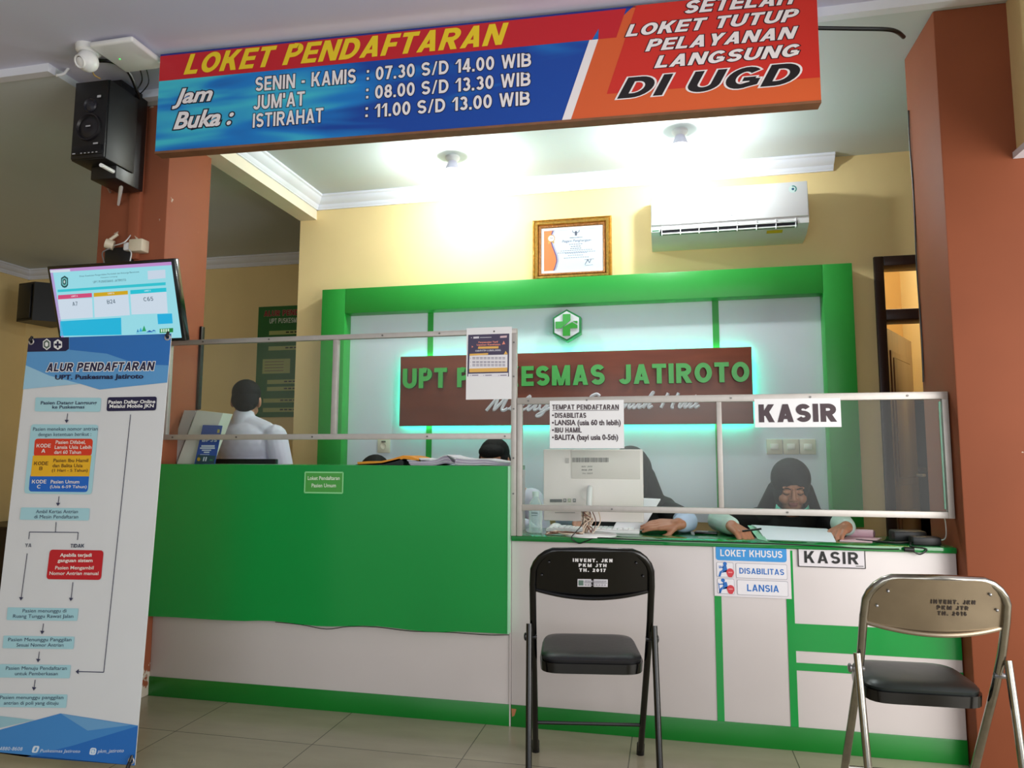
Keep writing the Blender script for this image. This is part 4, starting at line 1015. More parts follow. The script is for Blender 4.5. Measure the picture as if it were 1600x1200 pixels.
# crest on the screen
cxx, cyy = 238, 345
sh = [(-42, -45), (0, -72), (42, -45), (42, 40), (22, 65), (0, 72), (-22, 65), (-42, 40)]
tp([(cxx+a, cyy+b) for a, b in sh[::-1]], (.10, .30, .32), 2); tp([(cxx+a*.72, cyy+b*.72) for a, b in sh[::-1]], (.45, .75, .75), 3); tp([(cxx+a*.45, cyy+b*.5) for a, b in sh[::-1]], (.12, .34, .34), 4); tp([(cxx+a*.2, cyy+b*.25) for a, b in sh[::-1]], (.8, .9, .9), 5)
for (a, b, w2, h2, col) in ((1110, 945, 14, 40, (.12, .50, .75)), (1145, 940, 20, 50, (.20, .68, .90)), (1185, 935, 26, 70, (.15, .66, .42)), (1250, 945, 40, 24, (.10, .35, .70)), (1300, 935, 30, 20, (.12, .45, .75))):
    tp([(a-w2, b), (a+w2, b-2), (a, b-h2)], col, 3)
tp([(1090, 965), (1330, 955), (1330, 945), (1090, 952)], (.45, .80, .92), 2)
g.build('screen', t)
# plugs and adapters above the television, on the pillar
pa = at(215, 385, 2.93)
t = thing('power_outlet', 'cream surface socket box with a white plug on the pillar just above the television', 'socket', (pa.x, PY0, pa.z-.03))
crm = mat('cream_plastic', (.85, .80, .70), .4)
x0, z0 = at(208, 395, PY0-.02).x, at(208, 396, PY0-.02).z
bx('box', (x0, PY0-.055, z0), (x0+.075, PY0-.001, z0+.062), crm, .006, t); MB().box((x0-.035, PY0-.05, z0+.008), (x0, PY0-.012, z0+.05), M_wplast, .008).build('plug', t)
m = MB(); m.tube([Vector((x0-.03, PY0-.03, z0+.03)), at(205, 395, 2.86), at(203, 410, 2.80), at(204, 425, 2.76)], .003, M_wplast, 6, smooth=5); m.tube([Vector((x0+.03, PY0-.02, z0+.06)), at(212, 370, 2.925), at(208, 364, 2.93)], .005, crm, 6, smooth=4); m.build('cord', t)
pb = at(172, 385, 2.90)
t = thing('power_adapter', 'white round plug with bent cable on the pillar just above the television, left plug', 'plug', (pb.x, PY0, pb.z-.03))
m = MB(); m.cyl(at(165, 380, 2.89), at(178, 384, 2.91), .024, crm, 16); m.build('plug', t)
m = MB(); m.cyl(at(170, 376, 2.90), at(184, 366, 2.92), .008, crm, 10); m.build('pin_sleeve', t)
m = MB(); m.tube([at(178, 384, 2.91), at(195, 378, 2.88), at(205, 366, 2.93)], .003, M_wplast, 6, smooth=5); m.tube([at(172, 388, 2.88), at(160, 395, 2.84), at(163, 412, 2.78), at(165, 428, 2.74)], .003, mat('grey_cable', (.5, .48, .47), .5), 6, smooth=5); m.build('cord', t)
m = MB(); m.box((at(153, 400, 2.88).x, 2.915, at(153, 412, 2.88).z), (at(196, 400, 2.88).x, PY0-.002, at(153, 384, 2.88).z), M_black, .01)
tag(m.build('signal_box'), 'small black box on the pillar between the plugs and the television', 'box')
tag(MB().box((PLX1-.001, 3.235, at(305, 640, 3.25).z), (PLX1+.014, 3.262, at(305, 511, 3.25).z), M_black, .003).build('cable_conduit'), 'black cable strip on the rear edge of the left pillar', 'conduit')

# ================================================================== standing banner with the registration flow chart
SB0, SB1 = Vector((-2.440, 2.225, .045)), Vector((-1.822, 2.238, .045))
SU = (SB1-SB0).normalized(); SV = Vector((-.003, .072, 1.515)); SH = SV.length; SV.normalize(); SW = (SB1-SB0).length+.010
t = thing('standing_banner', 'standing banner with blue header and registration flow chart in front of the left pillar', 'banner', ((SB0+SB1)/2-Vector((0, 0, .045))+Vector((0, .08, 0))))
SN = SU.cross(SV); SM = Matrix(((SU.x, -SN.x, SV.x, SB0.x), (SU.y, -SN.y, SV.y, SB0.y), (SU.z, -SN.z, SV.z, SB0.z), (0, 0, 0, 1)))
MB().box((0, 0, 0), (SW, .002, SH), mat('banner_fabric', (.86, .87, .88), .5, var=.015), 0, SM).build('panel', t)
hub = SM @ Vector((SW/2, .10, SH*.42))
m = MB()
for u, v in ((.012, SH-.012), (SW-.012, SH-.012), (.012, .012), (SW-.012, .012)):
    m.tube([hub, SM @ Vector((u, .012, v))], .005, M_black, 8); 
m.ell(hub, (.03, .03, .03), M_black); m.build('frame_rod', t)
m = MB()
for u, yy in ((SW-.018, -.01), (.018, -.01)):
    e = SM @ Vector((u, yy, .0)); m.tube([SM @ Vector((u, .008, .02)), e, Vector((e.x, e.y-.01, .008))], [.007, .007, .009], M_black, 8)
fb = atz(212, 1112, .01); m.tube([hub, Vector((fb.x-.01, fb.y, .02)), Vector((fb.x+.006, fb.y, .012))], [.006, .006, .010], M_black, 8)
m.build('foot', t)
for u, v in ((.014, SH-.014), (SW-.014, SH-.014), (SW-.014, .014)):
    m = MB(); c = SM @ Vector((u, -.002, v)); m.tube([c+SU*.010*math.cos(k*.524)+SV*.010*math.sin(k*.524) for k in range(12)], .003, M_alu, 6, closed=True); m.tube([c, c+SU*.004+Vector((0, -.012, .004)), c+SU*.006+Vector((0, -.004, .02))], .005, M_black, 6); m.build('eyelet', t)
g = Graphic(SB0-SN*-.001, SU, SV)
z3 = lambda zx, zy: (zx/3.3333, 500+zy/3.3333)
z4 = lambda zx, zy: (zx/3.3333, 840+zy/3.3333)
nv, sky, mid, pale = ink((.09, .09, .26)), ink((.16, .45, .76)), ink((.36, .62, .84)), ink((.62, .80, .90))
tq, tdk = ink((.66, .84, .88)), ink((.17, .22, .34))
H = SH
uvz = lambda f, *q: g.uv(*f(*q))
ul = lambda v: (0, v)
vA = uvz(z3, 150, 360)[1]; vC = uvz(z3, 860, 325)[1]
p1 = uvz(z3, 420, 332); p2 = uvz(z3, 520, 362); p3 = uvz(z3, 300, 165)
g.poly([(0, vA), p1, p2, (SW, vC), (SW, H), (0, H)], mid, 0, True)
g.poly([(0, uvz(z3, 165, 235)[1]), uvz(z3, 260, 290), p1, (0, vA)], pale, 1, True)
g.poly([uvz(z3, 365, 155), uvz(z3, 560, 175), uvz(z3, 720, 230), (SW, uvz(z3, 880, 235)[1]), (SW, H), uvz(z3, 365, 90)], sky, 1, True)
g.poly([(0, uvz(z3, 180, 165)[1]), uvz(z3, 345, 162), uvz(z3, 362, 150), (uvz(z3, 362, 90)[0], H), (0, H)], nv, 2, True)
wh = ink((.95, .95, .95))
def hexpx(cx, cy, rx, ry, m_, l): g.poly([z3(cx+rx*math.sin(-k*math.pi/3), cy+ry*math.cos(-k*math.pi/3)) for k in range(6)][::-1], m_, l)
hexpx(247, 127, 23, 30, wh, 3); hexpx(247, 127, 18, 24, ink((.35, .42, .38)), 4); hexpx(247, 127, 9, 13, wh, 5)
hexpx(305, 128, 25, 28, wh, 3); g.poly([z3(288, 134), z3(322, 134), z3(322, 123), z3(288, 123)], nv, 4); g.poly([z3(300, 146), z3(310, 146), z3(310, 111), z3(300, 111)], nv, 5)
g.text('ALUR PENDAFTARAN', z3(245, 269), z3(808, 262), z3(250, 224), nv, bold=.035, shear=.12, outline=wh, ow=.07, l=5)
g.text('UPT. Puskesmas Jatiroto', z3(290, 311), z3(750, 305), z3(292, 286), nv, bold=.03, l=5, ref='U')
def rb(a, b, c, d, r_, m_, l=2): g.rrect([a, b, c, d], r_, m_, l)
rb(z3(183, 476), z3(525, 478), z3(530, 405), z3(188, 403), .008, tq); rb(z3(557, 475), z3(815, 470), z3(820, 398), z3(563, 402), .010, nv)
def T_(s, f, x0, x1, yb, hh, m_, dy=0, **k): g.text(s, f(x0, yb), f(x1, yb+dy), f(x0, yb-hh), m_, l=4, **k)
T_('Pasien Datang Langsung', z3, 215, 507, 440, 17, tdk, -1, bold=.02, ref='P'); T_('ke Puskesmas', z3, 275, 443, 462, 17, tdk, -1, bold=.02, ref='k')
T_('Pasien Daftar Online', z3, 568, 812, 436, 18, wh, -3, bold=.025, ref='P'); T_('Melalui Mobile JKN', z3, 573, 804, 458, 18, wh, -3, bold=.025, ref='M')
rb(z3(128, 903), z3(480, 908), z3(515, 545), z3(165, 543), .014, tq)
T_('Pasien menekan nomor antrian', z3, 175, 512, 577, 18, tdk, -2, ref='P'); T_('dengan ketentuan berikut :', z3, 202, 478, 605, 18, tdk, -2, ref='d')
cr_, cy_, cb_ = ink((.85, .22, .12)), ink((.93, .71, .14)), ink((.06, .40, .78))
rb(z3(178, 712), z3(480, 708), z3(488, 618), z3(185, 618), .014, cr_, 3); rb(z3(152, 893), z3(460, 896), z3(468, 800), z3(160, 800), .014, cb_, 3)
g.poly([z3(163, 814), z3(468, 814), z3(480, 705), z3(175, 706)], cy_, 4)
cm = ink((.96, .93, .90)); br = ink((.36, .22, .10))
for s, x0, x1, yb, hh, m_ in (('KODE', 194, 268, 664, 19, cm), ('A', 219, 240, 691, 19, cm), ('KODE', 181, 255, 756, 19, br), ('B', 208, 225, 782, 19, br), ('KODE', 170, 245, 851, 19, cm), ('C', 196, 215, 877, 19, cm),
                              ('Pasien Difabel,', 294, 450, 645, 18, cm), ('Lansia Usia Lebih', 289, 480, 671, 18, cm), ('dari 60 Tahun', 286, 426, 697, 18, cm), ('Pasien Ibu Hamil', 282, 463, 740, 18, br), ('dan Balita Usia', 277, 434, 767, 18, br), ('(1 Hari - 5 Tahun)', 274, 460, 795, 20, br), ('Pasien Umum', 268, 417, 851, 18, cm), ('(Usia 6-59 Tahun)', 264, 455, 880, 20, cm)):
    g.text(s, z3(x0, yb), z3(x1, yb), z3(x0, yb-hh), m_, bold=.012, l=6, ref=(s[0] if s[0] != '(' else None))
lw_ = .0028; lk = ink((.20, .22, .34))
def arrow(f, pts):
    g.line([f(*q) for q in pts], lw_, lk, 3)
    e = Vector(g.uv(*f(*pts[-1]))); a = Vector(g.uv(*f(*pts[-2]))); d = (e-a).normalized(); n = Vector((-d.y, d.x))
    g.poly([e+d*.012, e+n*.009, e-n*.009], lk, 4, True)
arrow(z3, [(355, 487), (351, 520)]); arrow(z3, [(310, 918), (306, 952)])
rb(z3(105, 1040), z3(465, 1044), z3(470, 980), z3(112, 976), .006, tq)
T_('Ambil Kertas Antrian', z3, 190, 408, 1006, 18, tdk, 0, ref='A'); T_('di Mesin Pendaftaran', z3, 181, 410, 1033, 18, tdk, 0, ref='d')
g.line([z3(295, 1052), z3(291, 1104)], lw_, lk, 3); g.line([z3(152, 1141), z3(156, 1104), z3(410, 1106), z3(406, 1145)], lw_, lk, 3)
T_('YA', z3, 133, 165, 1183, 20, tdk); T_('TIDAK', z3, 369, 440, 1185, 20, tdk, 0, bold=.015)
g.line([z3(683, 492), z4(542, 700)], lw_, lk, 3); arrow(z4, [(542, 700), (412, 697)])
arrow(z4, [(144, 82), (113, 310)]); arrow(z4, [(382, 232), (373, 313)])
rb(z4(243, 216), z4(528, 220), z4(542, 66), z4(262, 62), .014, ink((.76, .09, .15)))
for s, x0, x1, yb in (('Apabila terjadi', 315, 480, 99), ('ganguan sistem', 303, 485, 127), ('Pasien Mengambil', 290, 490, 165), ('Nomor Antrian manual', 260, 515, 194)):
    T_(s, z4, x0, x1, yb, 18, cm, 0, bold=.025 if 's' in s[-6:] or 'j' in s else .012, ref='A')
for (a, b, c, d), l1, l2 in (((36, 431, 408, 365), ('Pasien menunggu di', 120, 348, 389), ('Ruang Tunggu Rawat Jalan', 70, 384, 417)), ((15, 578, 388, 512), ('Pasien Menunggu Panggilan', 45, 374, 539), ('Sesuai Nomor Antrian', 88, 332, 567)),
                             ((-5, 730, 368, 660), ('Pasien Menuju Pendaftaran', 33, 350, 688), ('untuk Pemberkasan', 80, 303, 716)), ((-10, 884, 350, 813), ('Pasien menunggu panggilan', 2, 332, 840), ('antrian di poli yang dituju', 22, 306, 869))):
    rb(z4(a, b-2), z4(c-4, b+2), z4(c+3, d+3), z4(a+6, d-2), .005, tq)
    T_(l1[0], z4, l1[1], l1[2], l1[3], 18, tdk, 0, ref='P'); T_(l2[0], z4, l2[1], l2[2], l2[3], 18, tdk, 0, ref='R')
arrow(z4, [(229, 447), (223, 485)]); arrow(z4, [(207, 593), (202, 631)]); arrow(z4, [(185, 740), (180, 778)])
yb_ = lambda zx, zy: g.uv(zx*220/1600, 1100+zy*100/727)
g.poly([(0, 0), (SW, 0), (SW, yb_(1490, 235)[1]), yb_(690, 105), (0, yb_(0, 320)[1]-.012)], ink((.26, .54, .80)), 1, True)
g.poly([(0, yb_(0, 130)[1]), (0, yb_(0, 330)[1]), yb_(400, 180)], ink((.60, .77, .82)), 2, True)
g.poly([yb_(690, 105), yb_(1000, 300), yb_(1490, 235)], ink((.42, .64, .82)), 2, True)
g.poly([(0, 0), (SW, 0), (SW, yb_(1490, 240)[1]), yb_(830, 470), yb_(300, 600)], ink((.14, .43, .75)), 2, True)
wb = lambda zx, zy: (zx*220/1600, 1100+zy*100/727)
lt_ = ink((.86, .91, .96))
g.rrect([wb(360, 550), wb(430, 552), wb(458, 475), wb(385, 472)], .008, lt_, 3); g.rrect([wb(390, 535), wb(412, 537), wb(432, 490), wb(408, 488)], .003, mid, 4)
g.rrect([wb(1015, 572), wb(1090, 576), wb(1105, 498), wb(1035, 492)], .008, lt_, 3); g.rrect([wb(1038, 556), wb(1078, 558), wb(1088, 512), wb(1048, 508)], .004, mid, 4); g.disc(*wb(1063, 534), .006, lt_, 5)
g.text('4880-8608', wb(0, 522), wb(260, 527), wb(2, 482), lt_, shear=.2, l=4); g.text('Puskesmas Jatiroto', wb(460, 545), wb(915, 550), wb(465, 510), lt_, shear=.2, l=4, ref='P'); g.text('pkm_jatiroto', wb(1112, 565), wb(1410, 556), wb(1115, 512), lt_, shear=.2, l=4)
g.build('print', t)

# ================================================================== hall behind the left pillar
y_ = 5.486
xl = at(401, 560, y_).x; zt_ = at(401, 480, y_).z; zb_ = at(395, 652, y_).z
t = thing('wall_poster', 'green registration poster on the far hall wall behind the standing man', 'poster', (xl+.35, 5.5, zb_))
bx('sheet', (xl, y_, zb_), (xl+.72, 5.499, zt_), mat('green_poster_print', (.10, .40, .15), .45, var=.06), 0, t)
g = Graphic((xl, y_, zb_), (1, 0, 0), (0, 0, 1)); ph = zt_-zb_
pf = ink((.66, .70, .42)); rd = ink((.55, .10, .15)); lt2 = ink((.80, .84, .78)); blk = ink((.12, .16, .10))
g.text('ALUR PENDAFTARAN', (.055, ph-.085), (.665, ph-.085), (.055, ph-.035), rd, bold=.04, outline=ink((.75, .62, .50)), ow=.03, uv=True, l=3)
g.text('UPT PUSKESMAS JATIROTO', (.11, ph-.150), (.61, ph-.150), (.11, ph-.105), lt2, bold=.02, uv=True, l=3)
for k, (z_, a, b) in enumerate(((.215, .11, .61), (.28, .11, .61), (.35, .11, .61), (.64, .11, .61), (.70, .11, .61), (.80, .08, .64), (.88, .08, .64))):
    g.poly([(a, ph-z_-.035), (b, ph-z_-.035), (b, ph-z_), (a, ph-z_)], pf, 2, True)
    for j in range(6): g.poly([(a+.16+j*.04, ph-z_-.022), (a+.19+j*.04, ph-z_-.022), (a+.19+j*.04, ph-z_-.010), (a+.16+j*.04, ph-z_-.010)], blk, 3, True)
for a in (.06, .38): 
    g.poly([(a, ph-.585), (a+.26, ph-.585), (a+.26, ph-.46), (a, ph-.46)], pf, 2, True)
    for j in range(4): g.poly([(a+.02, ph-.48-j*.026), (a+.2, ph-.48-j*.026), (a+.2, ph-.487-j*.026), (a+.02, ph-.487-j*.026)], ink((.48, .42, .30)), 3, True)
g.build('print', t)
# second loudspeaker in the hall corner
p0, p1 = at(27, 503, 5.15), at(62, 442, 5.15)
t = thing('loudspeaker', 'small black loudspeaker in the far left corner behind the television', 'speaker', ((p0.x+p1.x)/2, 5.25, p0.z))
T = Matrix.Translation((p0.x, 5.14, p0.z)); hh = p1.z-p0.z; ww = p1.x-p0.x
m = MB(); m.prism([T @ Vector(q) for q in ((0, 0, 0), (ww, -.04, 0), (ww+.30, .20, 0), (.05, .32, 0))], (0, 0, hh), M_black); m.build('cabinet', t)
m = MB(); m.box((.02, -.012, .02), (ww-.02, .0, hh-.02), spf, .003, T @ Matrix.Rotation(math.atan2(-.04, ww), 4, 'Z')); m.build('grille', t)
m = MB(); m.cyl(Vector((p0.x+ww/2, 5.3, p0.z+hh/2)), Vector((p0.x+ww/2-.15, 5.5, p0.z+hh/2)), .02, M_black); m.build('bracket', t)
pl = at(0, 823, 4.6)
t = thing('low_cabinet', 'dark low cabinet against the far hall wall, mostly hidden by the standing banner', 'cabinet', (-5.0, 5.2, 0))
zt2 = at(6, 823, 5.0).z
bx('body', (-5.88, 5.0, 0), (-4.0, 5.48, zt2-.02), M_wood, .004, t); bx('top', (-5.89, 4.98, zt2-.02), (-3.98, 5.49, zt2), M_wood, .003, t)
# ================================================================== things on the tall counter
LT = 1.066
def paper_pile(name, label, cat, px0, px1, ytop, Y0, Y1, layers, mats, bend, group=None, par=None):
    """loosely bent sheets: each layer a thin bent slab along x between two pixel columns"""
    xa = at(px0, 722, (Y0+Y1)/2).x; xb = at(px1, 722, (Y0+Y1)/2).x
    mb = MB(); hh = at(px0, ytop, Y0).z-LT
    z = LT+.001
    th = .0028
    for k in range(layers):
        n = 16; pts = []
        off = random.uniform(-.006, .006); yo = random.uniform(-.01, .01)
        prof = [(xa+(xb-xa)*i/n+off, z+bend(i/n, k/max(1, layers-1))*hh) for i in range(n+1)]
        mb.prism([(x, Y0+yo, q) for x, q in prof]+[(x, Y0+yo, q+th) for x, q in prof[::-1]], (0, Y1-Y0, 0), mats[k % len(mats)])
        z += th*1.15
    return tag(mb.build(name), label, cat, group)
M_or = mat('orange_folder_card', (.88, .56, .16), .6, var=.05); M_bl = mat('black_folder_card', (.06, .09, .10), .4)
M_pw = mat('office_paper', (.86, .84, .88), .8, var=.02); M_pv = mat('lilac_paper', (.74, .68, .78), .8, var=.02)
tag(MB().prism([(at(560, 727, 3.08).x, 3.05, LT+.0005), (at(634, 727, 3.08).x, 3.05, LT+.0005), (at(634, 727, 3.08).x, 3.05, LT+.018), (at(628, 717, 3.08).x, 3.05, LT+.030), (at(600, 720, 3.08).x, 3.05, LT+.010), (at(560, 726, 3.08).x, 3.05, LT+.003)], (0, .20, 0), M_bl).build('folder'), 'black folder lying under the orange folder on the tall counter', 'folder')
def pf_(px, y): 
    p = at(px, y, 3.05); return (p.x, 3.05, p.z)
up = [pf_(*q) for q in ((558, 722), (575, 720.5), (595, 720.5), (612, 717), (630, 711.5), (640, 713), (657, 718))]
dn = [pf_(*q) for q in ((657, 721), (643, 718.5), (631, 716.5), (618, 721), (600, 725), (578, 726), (559, 726))]
tag(MB().prism(up+dn, (0, .22, 0), M_or).build('folder'), 'orange card folder with a raised bent edge on the tall counter', 'folder')
tag(MB().prism([pf_(*q) for q in ((655, 721), (672, 719), (672, 717.5), (655, 715.5))], (0, .2, 0), M_pw).build('paper_sheet'), 'white sheet sticking out of the orange folder', 'paper')
def ribbon_stack(name, label, curves):
    mb = MB()
    for i, (u, thick) in enumerate(curves):
        P = [Vector(pf_(*q)) for q in u]; P = catmull(P, 4)
        Q = [p-Vector((0, 0, thick)) for p in P]
        off = Vector((0, .004*(i % 3), 0))
        mb.prism([p+off for p in P]+[q+off for q in Q[::-1]], (0, .21, 0), M_pw if i % 2 == 0 else M_pv)
    return tag(mb.build(name), label, 'papers')
cs = []
for k in range(6):
    d = k*1.75
    cs.append(([(636+k*1.0, 718.5+d*.9), (660, 719+d*.85), (680, 717.5+d*.9), (695, 711.0+d*1.3), (712-k*.4, 716.5+d*.95)], .0036 if k < 5 else .004))
ribbon_stack('paper_stack', 'stack of white papers with a raised right edge beside the orange folder', cs)
cs = []
for k in range(5):
    d = k*2.2
    cs.append(([(698+k*2.5, 710.5+d*1.4), (712, 714.5+d*1.05), (735, 717.0+d*.9), (758, 716.5+d*.95), (778, 720.0+d*.65), (797-k*.3, 721.5+d*.5)], .0050))
ribbon_stack('paper_stack', 'stack of white papers at the right end of the tall counter, by the post', cs)
# leaning white document holder and leaflet
def qd(name, pts, Y, depth, m, parent):
    P = [at(x, y, Y) for x, y in pts]
    for p in P:
        if p.z < LT+.004: p.z = LT+.0005
    return MB().prism(P, (0, depth, 0), m).build(name, parent)
h0 = at(290, 727, 3.12)
t = thing('document_holder', 'leaning white document holder at the left end of the tall counter', 'document holder', (h0.x, 3.14, LT))
qd('side_panel', ((260, 728), (275, 728), (305.5, 641.5), (288, 641)), 3.11, .10, mat('grey_white_card', (.78, .77, .77), .6), t)
qd('front_panel', ((276, 728), (318, 728), (348.5, 645.5), (308, 641)), 3.10, .08, mat('warm_white_card', (.88, .89, .86), .6), t)
t = thing('leaflet', 'blue printed leaflet leaning against the white document holder', 'leaflet', (at(320, 727, 3.08).x, 3.085, LT))
qd('sheet', ((303.5, 728), (335.5, 728), (347.5, 665), (317, 664)), 3.08, .002, mat('blue_leaflet_print', (.16, .32, .66), .4), t)
g = Graphic((0, 3.08, 0), (1, 0, 0), (0, 0, 1))
L_ = lambda zx, zy: (260+zx*90/1029, 630+zy*105/1200)
g.poly([L_(520, 1080), L_(850, 1080), L_(880, 940), L_(560, 920)], ink((.16, .30, .36)), 0)
lw2 = ink((.82, .88, .94))
g.text('BPJS', L_(640, 690), L_(905, 690), L_(650, 630), lw2, bold=.03, l=2)
for a, b, y0, y1 in ((625, 865, 780, 750), (600, 868, 815, 790), (635, 800, 850, 830), (670, 770, 888, 865), (605, 770, 920, 912)): g.poly([L_(a, y0), L_(b, y0), L_(b+3, y1), L_(a+3, y1)], lw2, 2)
g.disc(*L_(580, 1000), .009, ink((.75, .62, .20)), 2); g.poly([L_(650, 1035), L_(672, 1035), L_(690, 960), L_(668, 960)], lw2, 2); g.poly([L_(690, 1035), L_(712, 1035), L_(730, 960), L_(708, 960)], lw2, 2); g.poly([L_(770, 1025), L_(825, 1025), L_(830, 1005), L_(780, 1000)], ink((.25, .55, .35)), 2)
g.poly([L_(905, 530), L_(950, 530), L_(960, 470), L_(920, 465)], ink((.80, .74, .40)), 2)
g.build('print', t)
# black monitor behind the left part of the counter
b0, b1 = at(336, 722, 3.36), at(431, 722, 3.36)
t = thing('computer_monitor', 'black computer monitor whose top edge shows in front of the standing man', 'monitor', ((b0.x+b1.x)/2, 3.38, .76))
zt3 = at(385, 717, 3.36).z
MB().box((b0.x, 3.355, .80), (b1.x, 3.385, zt3), M_black, .005).build('housing', t); MB().box((b0.x+.012, 3.384, .815), (b1.x-.012, 3.388, zt3-.012), glow((.5, .6, .7), .3), 0).build('screen', t)
MB().box(((b0.x+b1.x)/2-.03, 3.34, .74), ((b0.x+b1.x)/2+.03, 3.356, .95), M_black).box(((b0.x+b1.x)/2-.1, 3.33, .735), ((b0.x+b1.x)/2+.1, 3.43, .745), M_black, .003).build('stand', t)
t = thing('office_desk', 'white inner desk behind the tall counter that carries the black monitor', 'desk', (-1.5, 3.6, 0))
bx('desk_top', (LX0+.02, 3.305, .715), (-.67, 3.50, .735), M_whitelam, .003, t)
for x in (LX0+.04, -.70): bx('leg', (x-.015, 3.34, 0), (x+.015, 3.48, .715), M_whitelam, 0, t)

# ================================================================== things on the low counter
# all-in-one monitor seen from behind
mw0, mw1 = at(849, 750, 3.17), at(1005, 750, 3.17)
mz1 = at(925, 702, 3.17).z; mz0 = at(925, 815, 3.17).z
t = thing('computer_monitor', 'white all-in-one monitor seen from behind with a barcode label on the low counter', 'monitor', ((mw0.x+mw1.x)/2, 3.14, CT))
M_mon = mat('white_monitor_back', (.93, .89, .875), .35, var=.015)
hb = MB().box((mw0.x, 3.17, mz0), (mw1.x, 3.195, mz1), M_mon, .006).build('housing', t)
MB().box((mw0.x+.012, 3.194, mz0+.05), (mw1.x-.012, 3.198, mz1-.012), glow((.7, .8, .9), .4)).build('screen', t)
bx('rear_panel', (at(893, 750, 3.17).x, 3.166, at(925, 748, 3.17).z), (mw1.x-.012, 3.172, mz1-.004), mat('grey_white_panel', (.86, .825, .805), .4, var=.015), .002, t)
sc_ = at(922, 764, 3.16)
m = MB(); m.tube([Vector((sc_.x, 3.155, sc_.z+.004)), Vector((sc_.x, 3.135, sc_.z-.012)), Vector((sc_.x-.002, 3.115, sc_.z-.10)), Vector((sc_.x-.004, 3.10, CT+.010))], [.013, .013, .013, .016], M_wplast, 12, smooth=4)
m.lathe([(0, 0), (.045, 0), (.045, -.004), (0, -.004)], (sc_.x, 3.168, sc_.z-.01), M_mon, 28, Matrix.Rotation(R(90), 3, 'X')); m.build('stand_arm', t)
q0, q1 = at(880, 838, 3.03), at(962, 838, 3.03)
MB().lathe([(0, CT), ((q1.x-q0.x)/2, CT), ((q1.x-q0.x)/2, CT+.006), ((q1.x-q0.x)/2-.015, CT+.010), (0, CT+.011)], ((q0.x+q1.x)/2, 3.085, 0), M_wplast, 32).build('stand_base', t)
g = Graphic((0, 3.1655, 0), (1, 0, 0), (0, 0, 1))
Mz = lambda zx, zy: (870+zx/8, 700+zy/8)
gk = ink((.40, .38, .37)); gd = ink((.30, .32, .31))
rn = random.Random(3); x = 192
while x < 645:
    w2 = rn.choice((4, 6, 9)); g.poly([Mz(x, 178), Mz(x+w2, 178), Mz(x+w2, 122), Mz(x, 120)], gk, 1); x += w2+rn.choice((4, 5, 7))
g.text('INV JKN', Mz(312, 243), Mz(442, 240), Mz(312, 224), gk, l=1); g.text('PKM JTR', Mz(312, 285), Mz(444, 282), Mz(312, 266), gk, l=1, bold=.03); g.text('TH. 2021', Mz(318, 328), Mz(446, 325), Mz(318, 310), gk, l=1)
g.build('inventory_label', t); g = Graphic((0, 3.1655, 0), (1, 0, 0), (0, 0, 1))
g.poly([Mz(-85, 678), Mz(66, 678), Mz(66, 640), Mz(-85, 640)], gd, 1)
for a, col in ((82, (.35, .35, .36)), (140, (.62, .64, .52)), (202, (.40, .41, .42))): g.poly([Mz(a, 678), Mz(a+36, 678), Mz(a+36, 632), Mz(a, 632)], ink(col), 1); g.poly([Mz(a+10, 664), Mz(a+26, 664), Mz(a+26, 642), Mz(a+10, 642)], ink((.75, .74, .73)), 2)
for k in range(9): g.poly([Mz(20+k*24, 722), Mz(34+k*24, 722), Mz(34+k*24, 710), Mz(20+k*24, 710)], ink((.60, .58, .56)), 1)
for k in range(14): g.poly([Mz(-20+k*18, 812), Mz(-9+k*18, 812), Mz(-9+k*18, 802), Mz(-20+k*18, 802)], ink((.50, .48, .46)), 1)
g.poly([Mz(112, 190), Mz(152, 190), Mz(152, 125), Mz(112, 125)], ink((.70, .67, .66)), 0)
g.build('rear_label', t)
# cables bundled around the stand
m = MB(); rn = random.Random(5); cc_ = mat('cream_cable', (.84, .76, .68), .5); cb2 = mat('brown_cable', (.45, .30, .24), .5)
bxx = at(918, 820, 3.09).x
for k in range(11):
    p = [Vector((bxx+rn.uniform(-.022, .022), 3.085+rn.uniform(-.03, .005), CT+.014+.095*(1-i/5))) for i in range(6)]
    m.tube(p, .0028, cc_ if k % 4 else cb2, 6, smooth=4)
m.tube([at(935, 798, 3.09), at(938, 815, 3.07), at(930, 828, 3.06), at(925, 835, 3.05)], .0025, cc_, 6, smooth=5); m.tube([at(926, 800, 3.07), at(931, 815, 3.05), at(927, 830, 3.05)], .002, cb2, 6, smooth=5)
for k in range(9):
    m.tube([Vector((at(x, y, 3.05).x, 3.05+rn.uniform(-.03, .03), CT+.004+rn.uniform(0, .012))) for x, y in ((855+rn.uniform(-4, 6), 833), (868, 832), (882, 834), (896, 833), (912, 836))], .0028, cb2 if k % 2 else cc_, 6, smooth=4)
tag(m.build('cable_bundle'), 'bundle of cream and brown cables at the foot of the white monitor', 'cable')
m = MB(); m.tube([at(911, 800, 3.05), at(910, 818, 3.04), at(900, 831, 3.02), Vector((at(894, 838, 3.0).x, 2.985, CT+.003)), at(897, 845, 2.983), at(906, 849, 2.983), at(920, 844, 2.984), Vector((at(935, 842, 2.99).x, 2.984, CT+.002)), Vector((at(1000, 846, 2.98).x, 2.983, CT-.002)), Vector((at(1100, 849, 2.98).x, 2.983, CT-.003)), Vector((at(1240, 853, 2.98).x, 2.983, CT-.004)), at(1350, 857, 2.983), at(1405, 858, 2.983)], .0022, M_black, 6, smooth=5)
tag(m.build('cable'), 'thin black cable running along the front edge of the low green counter', 'cable')
